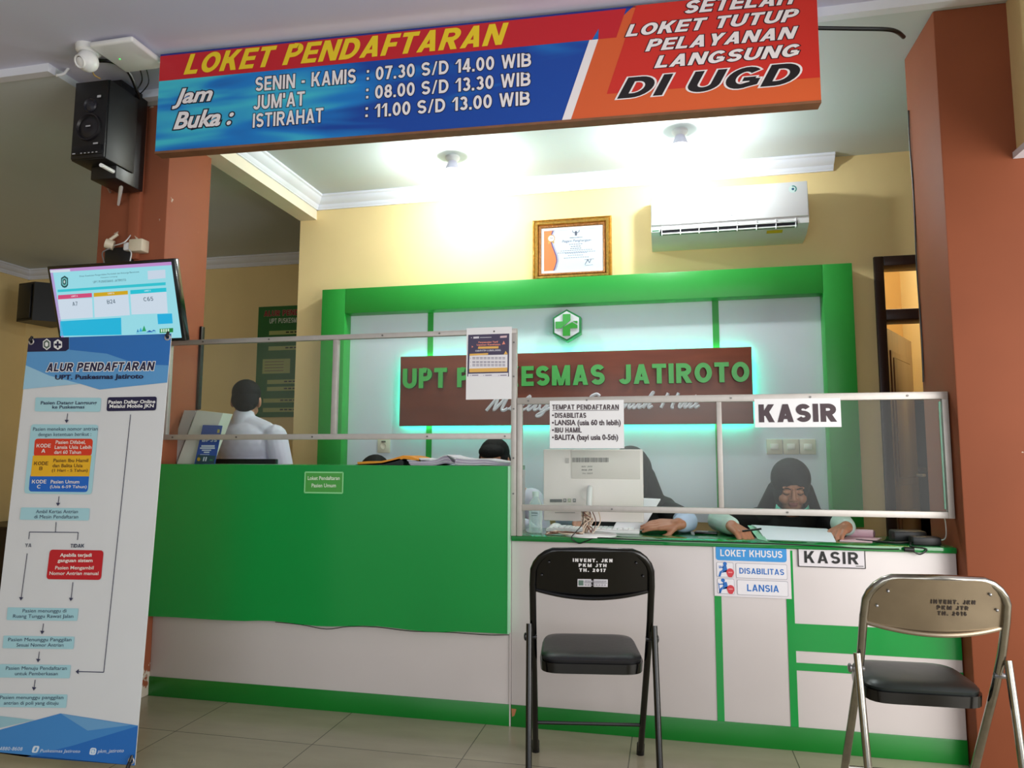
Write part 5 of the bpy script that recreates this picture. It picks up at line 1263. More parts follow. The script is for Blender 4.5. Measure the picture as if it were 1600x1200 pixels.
# keyboard, mouse, book, phone, bottle
k0, k1 = at(850, 828, 3.24), at(1000, 828, 3.24)
t = thing('keyboard', 'white keyboard lying flat behind the monitor stand', 'keyboard', ((k0.x+k1.x)/2, 3.26, CT))
bx('body', (k0.x+.02, 3.17, CT), (k1.x, 3.315, CT+.016), M_wplast, .004, t)
m = MB()
for r_ in range(4):
    for c_ in range(16): m.box((k0.x+.03+c_*.0235, 3.185+r_*.03, CT+.015), (k0.x+.050+c_*.0235, 3.208+r_*.03, CT+.021), M_wplast)
o = m.build('keys', t)
p = at(868, 822, 3.26)
t = tag(MB().ell((p.x, 3.27, CT+.010), (.030, .045, .022), M_wplast, sub=3).build('computer_mouse'), 'white computer mouse beside the water bottle', 'mouse')
p0, p1 = at(957, 828, 3.13), at(1035, 800, 3.20)
t = thing('notebook', 'white tilted book held by the woman behind the monitor', 'book', (p0.x+.08, 3.2, CT))
A_ = [at(x, y, Y) for x, y, Y in ((956, 829, 3.225), (1003, 829, 3.235), (1032, 781, 3.29), (985, 779, 3.28))]
m = MB(); m.prism(A_, (0, .012, .004), M_paper); m.build('pages', t)
pz0 = atz(1085, 833, CT+.004); pz1 = atz(1117, 836, CT+.004)
t = thing('mobile_phone', 'black mobile phone lying on the low green counter', 'phone', (pz0.x+.05, pz0.y+.03, CT))
T = Matrix.Translation((pz0.x, pz0.y+.01, CT)) @ Matrix.Rotation(R(-8), 4, 'Z')
MB().box((0, -.005, 0), (.095, .06, .009), M_blackg, .003, T).build('body', t); MB().box((.004, -.001, .0088), (.091, .056, .0096), M_blackg, 0, T).build('screen', t)
def clear_plastic():
    m = bpy.data.materials.new('clear_bottle_plastic'); m.use_nodes = True; nt = m.node_tree; b = nt.nodes['Principled BSDF']
    b.inputs['Base Color'].default_value = (.85, .97, .92, 1); b.inputs['Roughness'].default_value = .08; b.inputs['Transmission Weight'].default_value = .0
    tr = nt.nodes.new('ShaderNodeBsdfTransparent'); tr.inputs[0].default_value = (.86, .97, .93, 1)
    lw = nt.nodes.new('ShaderNodeLayerWeight'); lw.inputs[0].default_value = .35
    n = nt.nodes.new('ShaderNodeTexNoise'); n.inputs['Scale'].default_value = 20
    mr = nt.nodes.new('ShaderNodeMapRange'); mr.inputs[3].default_value = .12; mr.inputs[4].default_value = .75; nt.links.new(lw.outputs['Facing'], mr.inputs[0])
    mx = nt.nodes.new('ShaderNodeMixShader'); nt.links.new(mr.outputs[0], mx.inputs[0]); nt.links.new(tr.outputs[0], mx.inputs[1]); nt.links.new(b.outputs[0], mx.inputs[2])
    nt.links.new(mx.outputs[0], nt.nodes['Material Output'].inputs[0]); return m
bp_ = at(837, 832, 3.10); zc = at(837, 768, 3.10).z; hb_ = zc-CT
t = thing('water_bottle', 'clear plastic water bottle at the left end of the low counter', 'bottle', (bp_.x, 3.10, CT))
r_ = (at(847.5, 800, 3.10).x-at(826.5, 800, 3.10).x)/2
pr = [(r_*.85, 0), (r_, .006), (r_*.96, .02), (r_, .03), (r_*.94, .045), (r_, .06), (r_*.97, hb_*.55), (r_, hb_*.62), (r_*.9, hb_*.72), (r_*.5, hb_*.84), (r_*.42, hb_*.88), (r_*.42, hb_*.90)]
MB().lathe(pr, (bp_.x, 3.10, CT), clear_plastic(), 28).build('bottle_body', t)
MB().lathe([(0, hb_*.88), (r_*.50, hb_*.88), (r_*.50, hb_*.985), (r_*.44, hb_), (0, hb_)], (bp_.x, 3.10, CT), mat('pale_cap', (.74, .82, .80), .4), 20).build('cap', t)
g = Graphic((bp_.x, 3.10-r_-.0005, CT), (1, 0, 0), (0, 0, 1))
g.text('Cleo', (-.014, .105), (.014, .105), (-.014, .118), ink((.25, .38, .36)), uv=True); g.poly([(-.014, .088), (.014, .088), (.014, .092), (-.014, .092)], ink((.4, .5, .5)), 1, True); g.poly([(-.012, .078), (.012, .078), (.012, .081), (-.012, .081)], ink((.4, .5, .5)), 1, True)
g.build('label_print', t)
# tall green-tinted tube glass behind the bottle
p = at(818, 824, 3.20); zt4 = at(818, 735, 3.20).z
# cashier's big sheet, clear folder, pen, receipts, adapter
sa, sb2, sc2, sd = atz(1195, 842, CT+.004), atz(1306, 846, CT+.004), at(1291, 826, 3.30), at(1174, 820, 3.32)
t = thing('paper_sheet', 'large white sheet the cashier is writing on', 'paper', ((sa.x+sb2.x)/2, 3.15, CT))
def slab(P, th, m, name, par):
    P = [Vector(q) for q in P]; N_ = (P[1]-P[0]).cross(P[3]-P[0]).normalized()
    return MB().prism(P, N_*-th, m).build(name, par)
n = 8; top_, bot_ = [], []
for i in range(n+1):
    s_ = i/n; a = sa.lerp(sd, s_); b = sb2.lerp(sc2, s_); e = Vector((0, 0, .012*math.sin(s_*math.pi)))
    top_.append((a+e, b+e))
mb = MB(); vs = [v for pr_ in top_ for v in pr_]; vs2 = [v-Vector((0, 0, .003)) for v in vs]; k = len(vs)
fs = [(2*i, 2*i+1, 2*i+3, 2*i+2) for i in range(n)]
fs += [tuple(k+j for j in f_[::-1]) for f_ in fs]+[(0, k, k+1, 1), (2*n, 2*n+1, k+2*n+1, k+2*n)]+[(2*i, 2*i+2, k+2*i+2, k+2*i) for i in range(n)]+[(2*i+1, k+2*i+1, k+2*i+3, 2*i+3) for i in range(n)]
mb.faces(vs+vs2, fs, mat('bluish_white_paper', (.86, .91, .94), .7, var=.01)); mb.build('sheet', t)
ga, gb, gc, gd_ = atz(1192, 845, CT+.001), atz(1262, 849, CT+.001), at(1190, 822, 3.30), at(1170, 823, 3.30)
t = thing('folder', 'pale green clear folder under the left edge of the sheet of the cashier', 'folder', (ga.x, 3.12, CT))
slab((atz(1184, 842, CT+.001), atz(1200, 846, CT+.001), at(1182, 821, 3.31), at(1168, 821, 3.31)), .002, mat('mint_folder', (.60, .80, .68), .3), 'cover', t)
r0, r1 = atz(1333, 838, CT+.014), atz(1377, 840, CT+.014)
t = thing('receipt_roll', 'pink rolled paper strip with flat pink slip on the low counter', 'paper', ((r0.x+r1.x)/2, r0.y+.03, CT))
M_pink = mat('pink_paper', (.86, .72, .76), .7, var=.02)
m = MB(); e0, e1 = Vector((r0.x, r0.y+.10, CT+.019)), Vector((r1.x-.004, r0.y+.06, CT+.019)); d_ = (e1-e0).normalized()
m.tube([e0, e0.lerp(e1, .98)], .017, M_pink, 20); m.cyl(e1, e1+d_*.002, .012, mat('pink_inner', (.62, .48, .52), .7), 16); m.build('roll', t)
m = MB(); m.prism([atz(1312, 846, CT+.001), atz(1362, 848, CT+.001), atz(1378, 842, CT+.001), Vector((e0.x, e0.y, CT+.001))], (0, 0, .004), M_pink); m.build('slip', t)
a0, a1 = atz(1408, 848, CT+.02), atz(1468, 848, CT+.02)
t = thing('power_adapter', 'black power adapter with cord at the right end of the low counter', 'adapter', (.93, 3.08, CT))
MB().box((.905, 3.03, CT), (1.005, 3.09, CT+.032), M_black, .006).build('body', t)
MB().box((.865, 3.12, CT), (.985, 3.20, CT+.045), M_black, .008).build('base', t)
m = MB(); m.tube([Vector((.90, 3.07, CT+.006)), Vector((.84, 3.06, CT+.005)), Vector((.77, 3.10, CT+.005)), Vector((.73, 3.14, CT+.004))], .004, M_black, 8, smooth=5)
m.tube([Vector((.905, 3.05, CT+.01)), Vector((.885, 2.985, CT+.002)), at(1448, 858, 2.982), at(1438, 866, 2.982), at(1428, 862, 2.982), at(1424, 858, 2.982)], .0028, M_black, 8, smooth=5)
m.build('cord', t); m = MB(); m.cyl(at(1413, 858, 2.982), at(1428, 859, 2.982), .009, M_black, 10); m.build('inline_switch', t)
tag(MB().tube([at(1450, 840, 3.12), at(1470, 844, 3.10), at(1478, 838, 3.08), at(1477, 815, 3.05), at(1474, 806, 3.03)], .0022, M_wplast, 6, smooth=5).build('cable'), 'thin white cable curving up beside the black adapter at the right pillar', 'cable')

# ================================================================== dim shelf seen through the doorway
t = thing('shelf_unit', 'dark wooden shelf seen through the doorway at the right', 'shelf', (1.60, 5.7, 0))
sx0, sx1, sy0, sy1 = 1.46, 1.79, 5.35, 5.95
for k, z in enumerate((.05, .55, 1.02, 1.50)): bx('shelf_board', (sx0, sy0, z), (sx1, sy1, z+.025), M_wood, 0, t)
bx('side_panel', (sx0, sy0, 0), (sx0+.02, sy1, 1.525), M_wood, 0, t); bx('side_panel', (sx1-.02, sy0, 0), (sx1, sy1, 1.525), M_wood, 0, t); bx('back_panel', (sx0, sy1, 0), (sx1, sy1+.015, 1.525), M_wood, 0, t)
# ================================================================== folding chairs (local frame: +y = direction the chair faces)
def folding_chair(label, loc, rz, W, D, Hh, frame, panel, seat_m, rivet, lettering, sticker, seat_z=.435, sy=(-.30, .35)):
    t = thing('folding_chair', label, 'chair', loc, rz)
    hw = W/2-.011; r = .0115
    yb, yf = -D*.50, D*.50           # rear feet, front feet
    ty = -D*.46                      # backrest top leans back
    def L(y, z, s): return Vector((s*hw, y, z))
    # backrest frame runs down to the front feet
    def fp(z):                       # y of the back frame tube at height z
        if z > .52: return -.095+(ty+.095)*(z-.52)/(Hh-.52)
        return yf+(-.095-yf)*(z/.52)
    m = MB(); pts = []
    for z in (.0, .25, .46, .56, .66, Hh-.13): pts.append(L(fp(z), z, -1))
    for k in range(1, 6):
        a = k/6*math.pi/2; q = .09
        z = Hh-.011-q+q*math.sin(a); pts.append(Vector((-hw+q-q*math.cos(a), fp(z), z)))
    top = Vector((0, fp(Hh), Hh-.011)); full = pts+[top]+[Vector((-p.x, p.y, p.z)) for p in pts[::-1]]
    m.tube(full, r, frame, 12); m.build('back_frame', t, True)
    # rear legs, outside the frame, pivoting just above the seat
    for s in (-1, 1):
        m = MB(); xo = s*(hw+.013)
        p0 = Vector((xo, fp(.535)-.012, .545)); p1 = Vector((xo-s*.002, yb, 0)); m.tube([p0, p1], .0105, frame, 12); lg_ = m.build('leg', t, True)
        MB().cyl((p1.x, p1.y, 0), p1+(p0-p1)*.05, .0135, M_black, 12).build('foot_cap', lg_, True)
        m = MB(); m.cyl((s*(hw-.012), fp(.50), .495), (s*(hw+.030), fp(.50), .495), .008, rivet, 12); m.ell((s*(hw+.027), fp(.50), .495), (.006, .012, .014), rivet); m.build('pivot', t, True)
        m = MB(); p = L(yf, 0, s); m.cyl((p.x, p.y, 0), (p.x, p.y-.02, .045), .0145, M_black, 12); m.build('foot_cap', t, True)
    for nm, y, z, x in (('crossbar', fp(.135), .135, hw), ('crossbar', yb+(fp(.535)-yb)*.15, .085, hw+.013)):
        m = MB(); m.tube([(-x, y, z), (x, y, z)], .0065, frame, 8); m.build(nm, t, True)
    # backrest plate: curved sheet with rounded upper corners, bowed lower edge
    m = MB(); nx = 20; x1 = hw-.004; z0, z1 = Hh-.150, Hh-.012
    vs = []; fs = []
    ny = 8
    for j in range(ny+1):
        for i in range(nx+1):
            u = -1+2*i/nx; x = u*x1
            zl = z0-.022*(1-u*u)+.005
            cut = max(0, abs(x)-(x1-.085)); zh = z1-.085+math.sqrt(max(0, .085**2-cut**2)) if cut > 0 else z1
            z = zl+(zh-zl)*j/ny
            y = fp(z)-.008-.030*(1-u*u)+.010
            vs.append(Vector((x, y, z)))
    k = len(vs); vs += [v+Vector((0, .010, 0)) for v in vs[:]]
    for j in range(ny):
        for i in range(nx):
            a = j*(nx+1)+i; fs.append((a, a+1, a+nx+2, a+nx+1)); fs.append((k+a+nx+1, k+a+nx+2, k+a+1, k+a))
    edge = [i for i in range(nx+1)]+[j*(nx+1)+nx for j in range(1, ny+1)]+[ny*(nx+1)+i for i in range(nx-1, -1, -1)]+[j*(nx+1) for j in range(ny-1, 0, -1)]
    for a, b in zip(edge, edge[1:]+edge[:1]): fs.append((b, a, k+a, k+b))
    m.faces(vs, fs, panel); bp = m.build('backrest', t, True)
    m = MB(); m.tube([Vector((u*x1, fp(z0)-.030*(1-u*u)+.002, z0-.022*(1-u*u)+.003)) for u in [-1+i/10 for i in range(21)]], .006, panel, 8); m.build('backrest_rim', bp, True)
    m = MB()
    for s in (-1, 1):
        for z, xx in ((Hh-.050, x1-.050), (Hh-.095, x1-.026)): m.ell((s*xx, fp(z)-.002-.030*(1-(xx/x1)**2), z), (.0045, .003, .0045), rivet)
    m.build('rivet', bp, True)
    # stencilled inventory text on the back of the plate
    c_txt, yoff, xoff, zt, lines, hw_ = lettering
    mm = MB()
    for ln, (s_, w_, dz) in enumerate(lines):
        vs_, fs_ = stroke_text(s_, .27, 0, 0, 1.5); a0 = min(v[0] for v in vs_); a1 = max(v[0] for v in vs_); b0 = min(v[1] for v in vs_); b1 = max(v[1] for v in vs_)
        out = []
        for x, y, j_ in vs_:
            X_ = xoff+(x-a0)/(a1-a0)*w_-w_/2; Z_ = zt-dz+(y-b0)/(b1-b0)*hw_
            u = X_/x1; out.append(Vector((X_, fp(Z_)-.0085-.030*(1-u*u)+.010-.0012-.00004*j_, Z_)))
        mm.faces(out, fs_, c_txt, smooth=False)
    if sticker:
        def sk(x, z, l): u = x/x1; return Vector((x, fp(z)-.0085-.030*(1-u*u)+.010-.001-.0004*l, z))
        def sq(x0, x1_, z0_, z1_, mm_, l): mm.faces([sk(x0, z0_, l), sk(x1_, z0_, l), sk(x1_, z1_, l), sk(x0, z1_, l)], [(0, 1, 2, 3)], mm_, smooth=False)
        sx, sz = sticker; w2, h2 = .098, .026
        sq(sx, sx+w2, sz, sz+h2, ink((.80, .79, .82)), 1); sq(sx+.003, sx+.019, sz+.004, sz+.022, ink((.36, .45, .42)), 2)
        sq(sx+.022, sx+w2-.002, sz+.0125, sz+.0140, ink((.35, .35, .38)), 2)
        for k_ in range(8): sq(sx+.024+k_*.009, sx+.031+k_*.009, sz+.016, sz+.022, ink((.62, .61, .65)), 2); sq(sx+.024+k_*.009, sx+.029+k_*.009, sz+.004, sz+.009, ink((.58, .57, .61)), 2)
    mm.build('stencil_lettering', bp, True, fixn=False)
    # seat: padded, rounded trapezoid
    def outline(y0, y1, wa, wb, rad, n=6):
        P = [Vector((-wa, y0)), Vector((wa, y0)), Vector((wb, y1)), Vector((-wb, y1))]; out = []
        for i in range(4):
            p, da, db = P[i], (P[i-1]-P[i]).normalized()*rad, (P[(i+1) % 4]-P[i]).normalized()*rad
            for k_ in range(n): s_ = k_/(n-1); out.append((1-s_)**2*(p+da)+2*s_*(1-s_)*p+s_*s_*(p+db))
        return out
    sy0, sy1 = D*sy[0], D*sy[1]
    def stack(name, levels, mm_, parent):
        mb = MB(); vs = []; fs = []; n = None
        for (ins, z) in levels:
            ins = min(ins, (sy1-sy0)*.20)
            o_ = outline(sy0+ins, sy1-ins, hw-.020-ins, hw-.030-ins, .065); n = len(o_); vs += [Vector((p.x, p.y, z+.012*(p.y-sy0)/(sy1-sy0))) for p in o_]
        for j in range(len(levels)-1):
            for i in range(n): fs.append((j*n+i, j*n+(i+1) % n, (j+1)*n+(i+1) % n, (j+1)*n+i))
        fs.append(tuple(range(n))[::-1]); fs.append(tuple((len(levels)-1)*n+i for i in range(n)))
        mb.faces(vs, fs, mm_); return mb.build(name, parent, True)
    st = stack('seat_pan', [(.012, seat_z-.048), (.002, seat_z-.044), (0, seat_z-.012), (.006, seat_z-.010)], M_blackg, t)
    stack('seat', [(.006, seat_z-.010), (.004, seat_z-.002), (.010, seat_z+.006), (.035, seat_z+.012), (.08, seat_z+.014)], seat_m, t)
    return t
M_vinyl = mat('black_vinyl_seat', (.10, .10, .11), .38, var=.1, scale=60, bump=.05)
M_vinyl2 = mat('dark_green_vinyl_seat', (.11, .14, .135), .35, var=.12, scale=20, bump=.05)
M_bpaint = mat('black_painted_steel', (.012, .012, .014), .22, var=.1)
M_chrome = mat('worn_chrome', (.60, .585, .55), .16, 1.0, var=.15, scale=25)
M_steel = mat('worn_steel_plate', (.60, .55, .48), .30, .9, var=.12, scale=8)
M_riv = mat('rivet_steel', (.55, .55, .56), .3, .9)
folding_chair('black folding chair with white stencilled lettering in front of the low counter', (-.281, 2.575, 0), R(9), .413, .46, .812, M_bpaint, M_bpaint, M_vinyl, mat('black_rivet', (.18, .18, .19), .2, .6),
              (ink((.84, .83, .84)), 0, 0, .766, [('INVENT. JKN', .128, 0), ('PKM JTH', .090, .0165), ('TH. 2017', .086, .033)], .0115), (-.048, .682))
folding_chair('chrome folding chair with black seat and worn stencilled backrest at the right', (.712, 2.405, 0), R(2), .388, .42, .785, M_chrome, M_steel, M_vinyl2, M_riv,
              (ink((.16, .12, .10)), 0, .035, .706, [('INVENT. JKN', .115, 0), ('PKM JTR', .082, .0165), ('TH. 2016', .076, .033)], .0115), None, .44, (-.17, .42))
# ================================================================== people
def V(*a): return Vector(a)
def E_(c, rad, rot=None): return ('E', Vector(c), rad, rot)
def K_(p0, r0, p1, r1): return ('K', Vector(p0), r0, Vector(p1), r1)
def xf(prims, M):
    out = []; R3 = M.to_3x3()
    for p in prims:
        if p[0] == 'E': out.append(('E', M @ p[1], p[2], R3 @ (p[3] if p[3] else Matrix.Identity(3))))
        else: out.append(('K', M @ p[1], p[2], M @ p[3], p[4]))
    return out
def blob(prims, voxel, smooth=4, fac=.5):
    """union of rounded volumes -> one continuous skin"""
    mb = MB(); m = M_paper
    for p in prims:
        if p[0] == 'E': mb.ell(p[1], p[2], m, p[3], 3)
        else:
            mb.ell(p[1], (p[2],)*3, m, sub=2); mb.ell(p[3], (p[4],)*3, m, sub=2)
            if (p[3]-p[1]).length > 1e-5: mb.cyl(p[1], p[3], p[2], m, 16, p[4])
    me = bpy.data.meshes.new('blob'); mb.bm.to_mesh(me); mb.bm.free()
    o = bpy.data.objects.new('blob', me); C.objects.link(o)
    r = o.modifiers.new('r', 'REMESH'); r.mode = 'VOXEL'; r.voxel_size = voxel; r.use_smooth_shade = True
    s = o.modifiers.new('s', 'SMOOTH'); s.factor = fac; s.iterations = smooth
    dg = bpy.context.evaluated_depsgraph_get(); dg.update()
    out = bpy.data.meshes.new_from_object(o.evaluated_get(dg))
    bpy.data.objects.remove(o); bpy.data.meshes.remove(me)
    out.materials.clear()
    for p in out.polygons: p.use_smooth = True
    return out
def blob_obj(name, prims, voxel, mats, parent, smooth=4, assign=None):
    me = blob(prims, voxel, smooth)
    for m in (mats if isinstance(mats, list) else [mats]): me.materials.append(m)
    if assign:
        for p in me.polygons: p.material_index = assign(p.center)
    return link(name, me, parent)
SKIN = mat('brown_skin', (.66, .45, .34), .5, var=.05, scale=14)
LIP = mat('lip_skin', (.55, .30, .26), .45); NAIL = mat('nail', (.74, .55, .46), .3)
HAIR = mat('black_hair', (.025, .022, .022), .75, var=.3, scale=120, bump=.3, spec=.25)
CLOTH_W = mat('white_shirt_cloth', (.84, .84, .90), .8, var=.03, scale=14, bump=.08)
CLOTH_M = mat('pale_mint_cloth', (.74, .84, .80), .8, var=.03, scale=14, bump=.08); CLOTH_L = mat('pale_blue_cloth', (.70, .78, .88), .8, var=.03, scale=14, bump=.08)
CLOTH_B = mat('black_cloth', (.045, .045, .05), .85, var=.15, scale=12, bump=.1); HIJ1 = mat('black_hijab_cloth', (.075, .078, .075), .8, var=.12, scale=10, bump=.1); HIJ2 = mat('charcoal_hijab_cloth', (.13, .14, .135), .8, var=.12, scale=10, bump=.1)
TROU = mat('dark_trousers', (.10, .10, .13), .85)
MASKC = mat('mint_face_mask', (.38, .76, .66), .7)
def head_prims(ears=True, nk=True):
    p = [E_((0, .012, .030), (.074, .092, .082)), E_((0, -.020, -.022), (.063, .066, .080)), E_((0, -.028, -.072), (.046, .048, .036)), E_((0, -.064, -.092), (.019, .016, .015)),
         K_((0, -.085, .012), .0075, (0, -.101, -.022), .0105), E_((0, -.098, -.027), (.0125, .011, .0095)), E_((.0125, -.090, -.030), (.008, .009, .007)), E_((-.0125, -.090, -.030), (.008, .009, .007)),
         E_((0, -.083, -.050), (.021, .010, .0058)), E_((0, -.081, -.060), (.0175, .010, .0068)), ]+([K_((0, .018, -.06), .050, (0, .035, -.15), .054)] if nk else [K_((0, .016, -.06), .050, (0, .018, -.09), .050)])
    for s in (-1, 1):
        p += [E_((s*.034, -.056, -.034), (.026, .026, .028)), E_((s*.027, -.076, .024), (.021, .013, .007)), E_((s*.030, -.073, .003), (.0150, .013, .0105))]
        if ears: p += [E_((s*.075, .012, -.004), (.009, .019, .030)), E_((s*.071, .010, -.026), (.008, .010, .011))]
    return p
def hand_prims(w, d, n, side, curl=(.5, .5, .55, .6), spread=1.0, k=1.0, thumb=(.55, .75)):
    """w wrist, d pointing direction, n back-of-hand normal; side=+1 puts the thumb along d x n"""
    d = d.normalized(); n = (n-d*n.dot(d)).normalized(); l = d.cross(n)*side
    P = [K_(w-d*.02, .024*k, w+d*.015*k, .025*k)]
    lat = (.030, .010, -.010, -.029); fl = (.92, 1.0, .95, .75)
    for i in range(4):
        kn = w+d*(.088 if i < 3 else .080)*k+l*lat[i]*k*spread
        P.append(K_(w+d*.012*k+l*lat[i]*.5*k, .0185*k, kn, .0125*k))
        a = curl[i]*.5; pos = kn; dirn = (d+l*lat[i]*4*(spread-.8)).normalized()
        for L_, r0, r1 in ((.041, .0098, .0090), (.027, .0090, .0082), (.020, .0082, .0072)):
            dd = (dirn*math.cos(a)-n*math.sin(a)).normalized(); q = pos+dd*L_*fl[i]*k
            P.append(K_(pos, r0*k, q, r1*k)); pos = q; a += curl[i]*.75
    b = w+d*.022*k+l*.026*k-n*.008*k; t1 = b+(d*thumb[1]+l*thumb[0]-n*.25).normalized()*.042*k; t2 = t1+(d*.95+l*.10-n*.30).normalized()*.032*k
    P += [K_(w+d*.01*k, .018*k, b, .0165*k), K_(b, .0150*k, t1, .0115*k), K_(t1, .0112*k, t2, .0090*k)]
    return P
def limb(a, ra, b, rb, c, rc): return [K_(a, ra, b, rb), K_(b, rb, c, rc)]
def torso(pel, neck, shl, shr, wr=1.0, fr=.95):
    mid = pel.lerp(neck, .5); ch = pel.lerp(neck, .74); ax = (shl-shr).normalized()
    Rm = Matrix((ax, Vector((0, 0, 1)).cross(ax), (0, 0, 1))).transposed() if abs(ax.z) < .5 else None
    return [E_(pel, (.165*wr, .120*fr, .12), Rm), E_(mid, (.150*wr, .108*fr, .15), Rm), E_(ch, (.165*wr, .115*fr, .14), Rm), K_(shr, .058*wr, shl, .058*wr), K_(ch, .08, neck, .052), K_(neck+Vector((0, 0, -.015)), .052*wr, neck.lerp(shl, .72), .052*wr), K_(neck+Vector((0, 0, -.015)), .052*wr, neck.lerp(shr, .72), .052*wr)]
def seat_legs(pel, fwd, ax):
    """thighs forward, shins down to the floor"""
    P = []
    for s in (-1, 1):
        hp = pel+ax*s*.09; kn = hp+fwd*.40+Vector((0, 0, .0)); kn.z = max(.46, pel.z-.03); an = Vector((kn.x, kn.y, .08))+fwd*-.03
        P += [K_(hp, .085, kn, .058), K_(kn, .058, an, .038), K_(an, .036, an+fwd*.13+Vector((0, 0, -.045)), .030)]
    return P
def face_bits(t, M, brow=True):
    m = MB()
    for s in (-1, 1):
        pts = [(s*.012, -.0885, .020), (s*.024, -.0900, .0265), (s*.036, -.0850, .0262), (s*.045, -.0765, .0215)]
        m.tube([M @ Vector(q) for q in pts], [.0022, .0030, .0028, .0014]+[.0014]*0, HAIR, 6)
    m.build('eyebrow', t); m = MB()
    for s in (-1, 1):
        pts = [(s*.017, -.0842, -.0005), (s*.024, -.0872, -.0050), (s*.031, -.0868, -.0062), (s*.038, -.0830, -.0045), (s*.0435, -.0775, -.0005)]
        m.tube([M @ Vector(q) for q in pts], [.0012, .0018, .0020, .0018, .0012], HAIR, 6)
    m.build('eyelashes', t)
def lipfn(M):
    Mi = M.inverted()
    def f(c):
        q = Mi @ c
        return 1 if (abs(q.x) < .0215 and -.0665 < q.z < -.0445 and q.y < -.081) else 0
    return f
def hijab(t, M, m, chest, drape, face_w=.049, face_t=.058, face_b=.112, y_cut=-.035, vox=.005):
    """head scarf: shell round the head with a face opening, draped over shoulders and chest"""
    P = xf([E_((0, .018, .032), (.088, .106, .094)), E_((0, -.004, -.03), (.080, .084, .092)), E_((0, .0, -.085), (.078, .074, .070)), K_((0, .025, -.05), .080, (0, .030, -.15), .084)], M)+drape
    me = blob(P, vox, 6)
    Mi = M.inverted(); bm = bmesh.new(); bm.from_mesh(me); bpy.data.meshes.remove(me)
    kill = []
    for f in bm.faces:
        q = Mi @ f.calc_center_median()
        if q.y < y_cut:
            zz = q.z+.018
            w = face_w*math.sqrt(max(0, 1-(zz/(face_t if zz > 0 else face_b))**2)) if abs(zz) < (face_t if zz > 0 else face_b) else 0
            if zz < 0: w = min(face_w, w*1.12)
            if abs(q.x) < w and q.z > -.118: kill.append(f)
    bmesh.ops.delete(bm, geom=kill, context='FACES')
    bmesh.ops.smooth_vert(bm, verts=[v for v in bm.verts if v.is_boundary], factor=.5, use_axis_x=True, use_axis_y=True, use_axis_z=True)
    bmesh.ops.smooth_vert(bm, verts=[v for v in bm.verts if v.is_boundary], factor=.5, use_axis_x=True, use_axis_y=True, use_axis_z=True)
    me = bpy.data.meshes.new('hijab'); bm.to_mesh(me); bm.free(); me.materials.append(m)
    for p in me.polygons: p.use_smooth = True
    o = link('hijab', me, t); s = o.modifiers.new('thickness', 'SOLIDIFY'); s.thickness = .004; s.offset = -1
    return o

# ---- cashier: black hijab, mint mask under the chin, writing on the big sheet
hc = at(1236, 760, 3.66)
t = thing('person', 'woman in black hijab with mint mask under her chin, writing at the right counter', 'person', (hc.x, 3.95, 0))
HM = Matrix.Translation(hc) @ Matrix.Rotation(R(-2), 4, 'Z') @ Matrix.Rotation(R(20), 4, 'X') @ Matrix.Scale(1.05, 4)
sz_ = hc.z-.195
neck = V(hc.x, hc.y+.075, hc.z-.135); pel = V(hc.x, 3.98, .56)
shl, shr = V(hc.x+.165, 3.80, sz_), V(hc.x-.165, 3.80, sz_)
wl, wr_ = V(at(1322, 822, 3.235).x, 3.235, CT+.045), V(at(1143, 823, 3.20).x, 3.20, CT+.042)
ell, elr = V(wl.x+.045, 3.52, CT+.035), V(wr_.x-.030, 3.54, CT+.035)
hp = xf(head_prims(False), HM)
body = hp+torso(pel, neck, shl, shr, .92)+limb(shl, .045, ell, .036, wl, .027)+limb(shr, .045, elr, .036, wr_, .027)+seat_legs(pel, V(0, -1, 0), V(1, 0, 0))
hl_d = (V(at(1296, 828, 3.16).x, 3.13, CT+.022)-wl); hr_d = V(at(1160, 828, 3.15).x, 3.125, CT+.020)-wr_
body += hand_prims(wl, hl_d, V(-.15, -.1, 1), 1, curl=(.75, .75, .8, .85), k=.95)
body += hand_prims(wr_, hr_d, V(.05, -.15, 1), -1, curl=(.9, .95, 1.0, 1.05), k=.95, thumb=(.35, .9))
blob_obj('body', body, .0034, [SKIN, LIP], t, 3, lipfn(HM))
face_bits(t, HM)
drape = [K_(HM @ V(.052, .03, -.03), .052, V(hc.x+.115, 3.78, sz_+.035), .050), K_(HM @ V(-.052, .03, -.03), .052, V(hc.x-.115, 3.78, sz_+.035), .050), K_(neck+V(0, -.02, 0), .088, (shl+shr)/2+V(0, -.05, -.02), .12), K_(shr+V(.03, -.01, .015), .066, shl+V(-.03, -.01, .015), .066), E_((shl+shr)/2+V(0, -.045, -.10), (.175, .115, .16)), K_(neck+V(-.03, 0, -.02), .07, shr+V(.02, 0, .02), .065), K_(neck+V(.03, 0, -.02), .07, shl+V(-.02, 0, .02), .065)]
hijab(t, HM, HIJ1, None, drape)
tor = torso(pel, neck+V(0, 0, -.06), shl, shr, 1.0, 1.08)
blob_obj('tunic', tor+limb(shl, .064, shl.lerp(ell, .8), .058, shl.lerp(ell, .9), .056)+limb(shr, .064, shr.lerp(elr, .8), .058, shr.lerp(elr, .9), .056), .008, CLOTH_B, t)
for a, b in ((ell, wl), (elr, wr_)):
    d_ = (b-a).normalized(); blob_obj('sleeve_cuff', [K_(a-d_*.02, .050, a.lerp(b, .55), .044), K_(a.lerp(b, .55), .044, b-d_*.022, .039)], .006, CLOTH_M, t, 3)
blob_obj('trousers', seat_legs(pel, V(0, -1, 0), V(1, 0, 0)), .012, TROU, t)
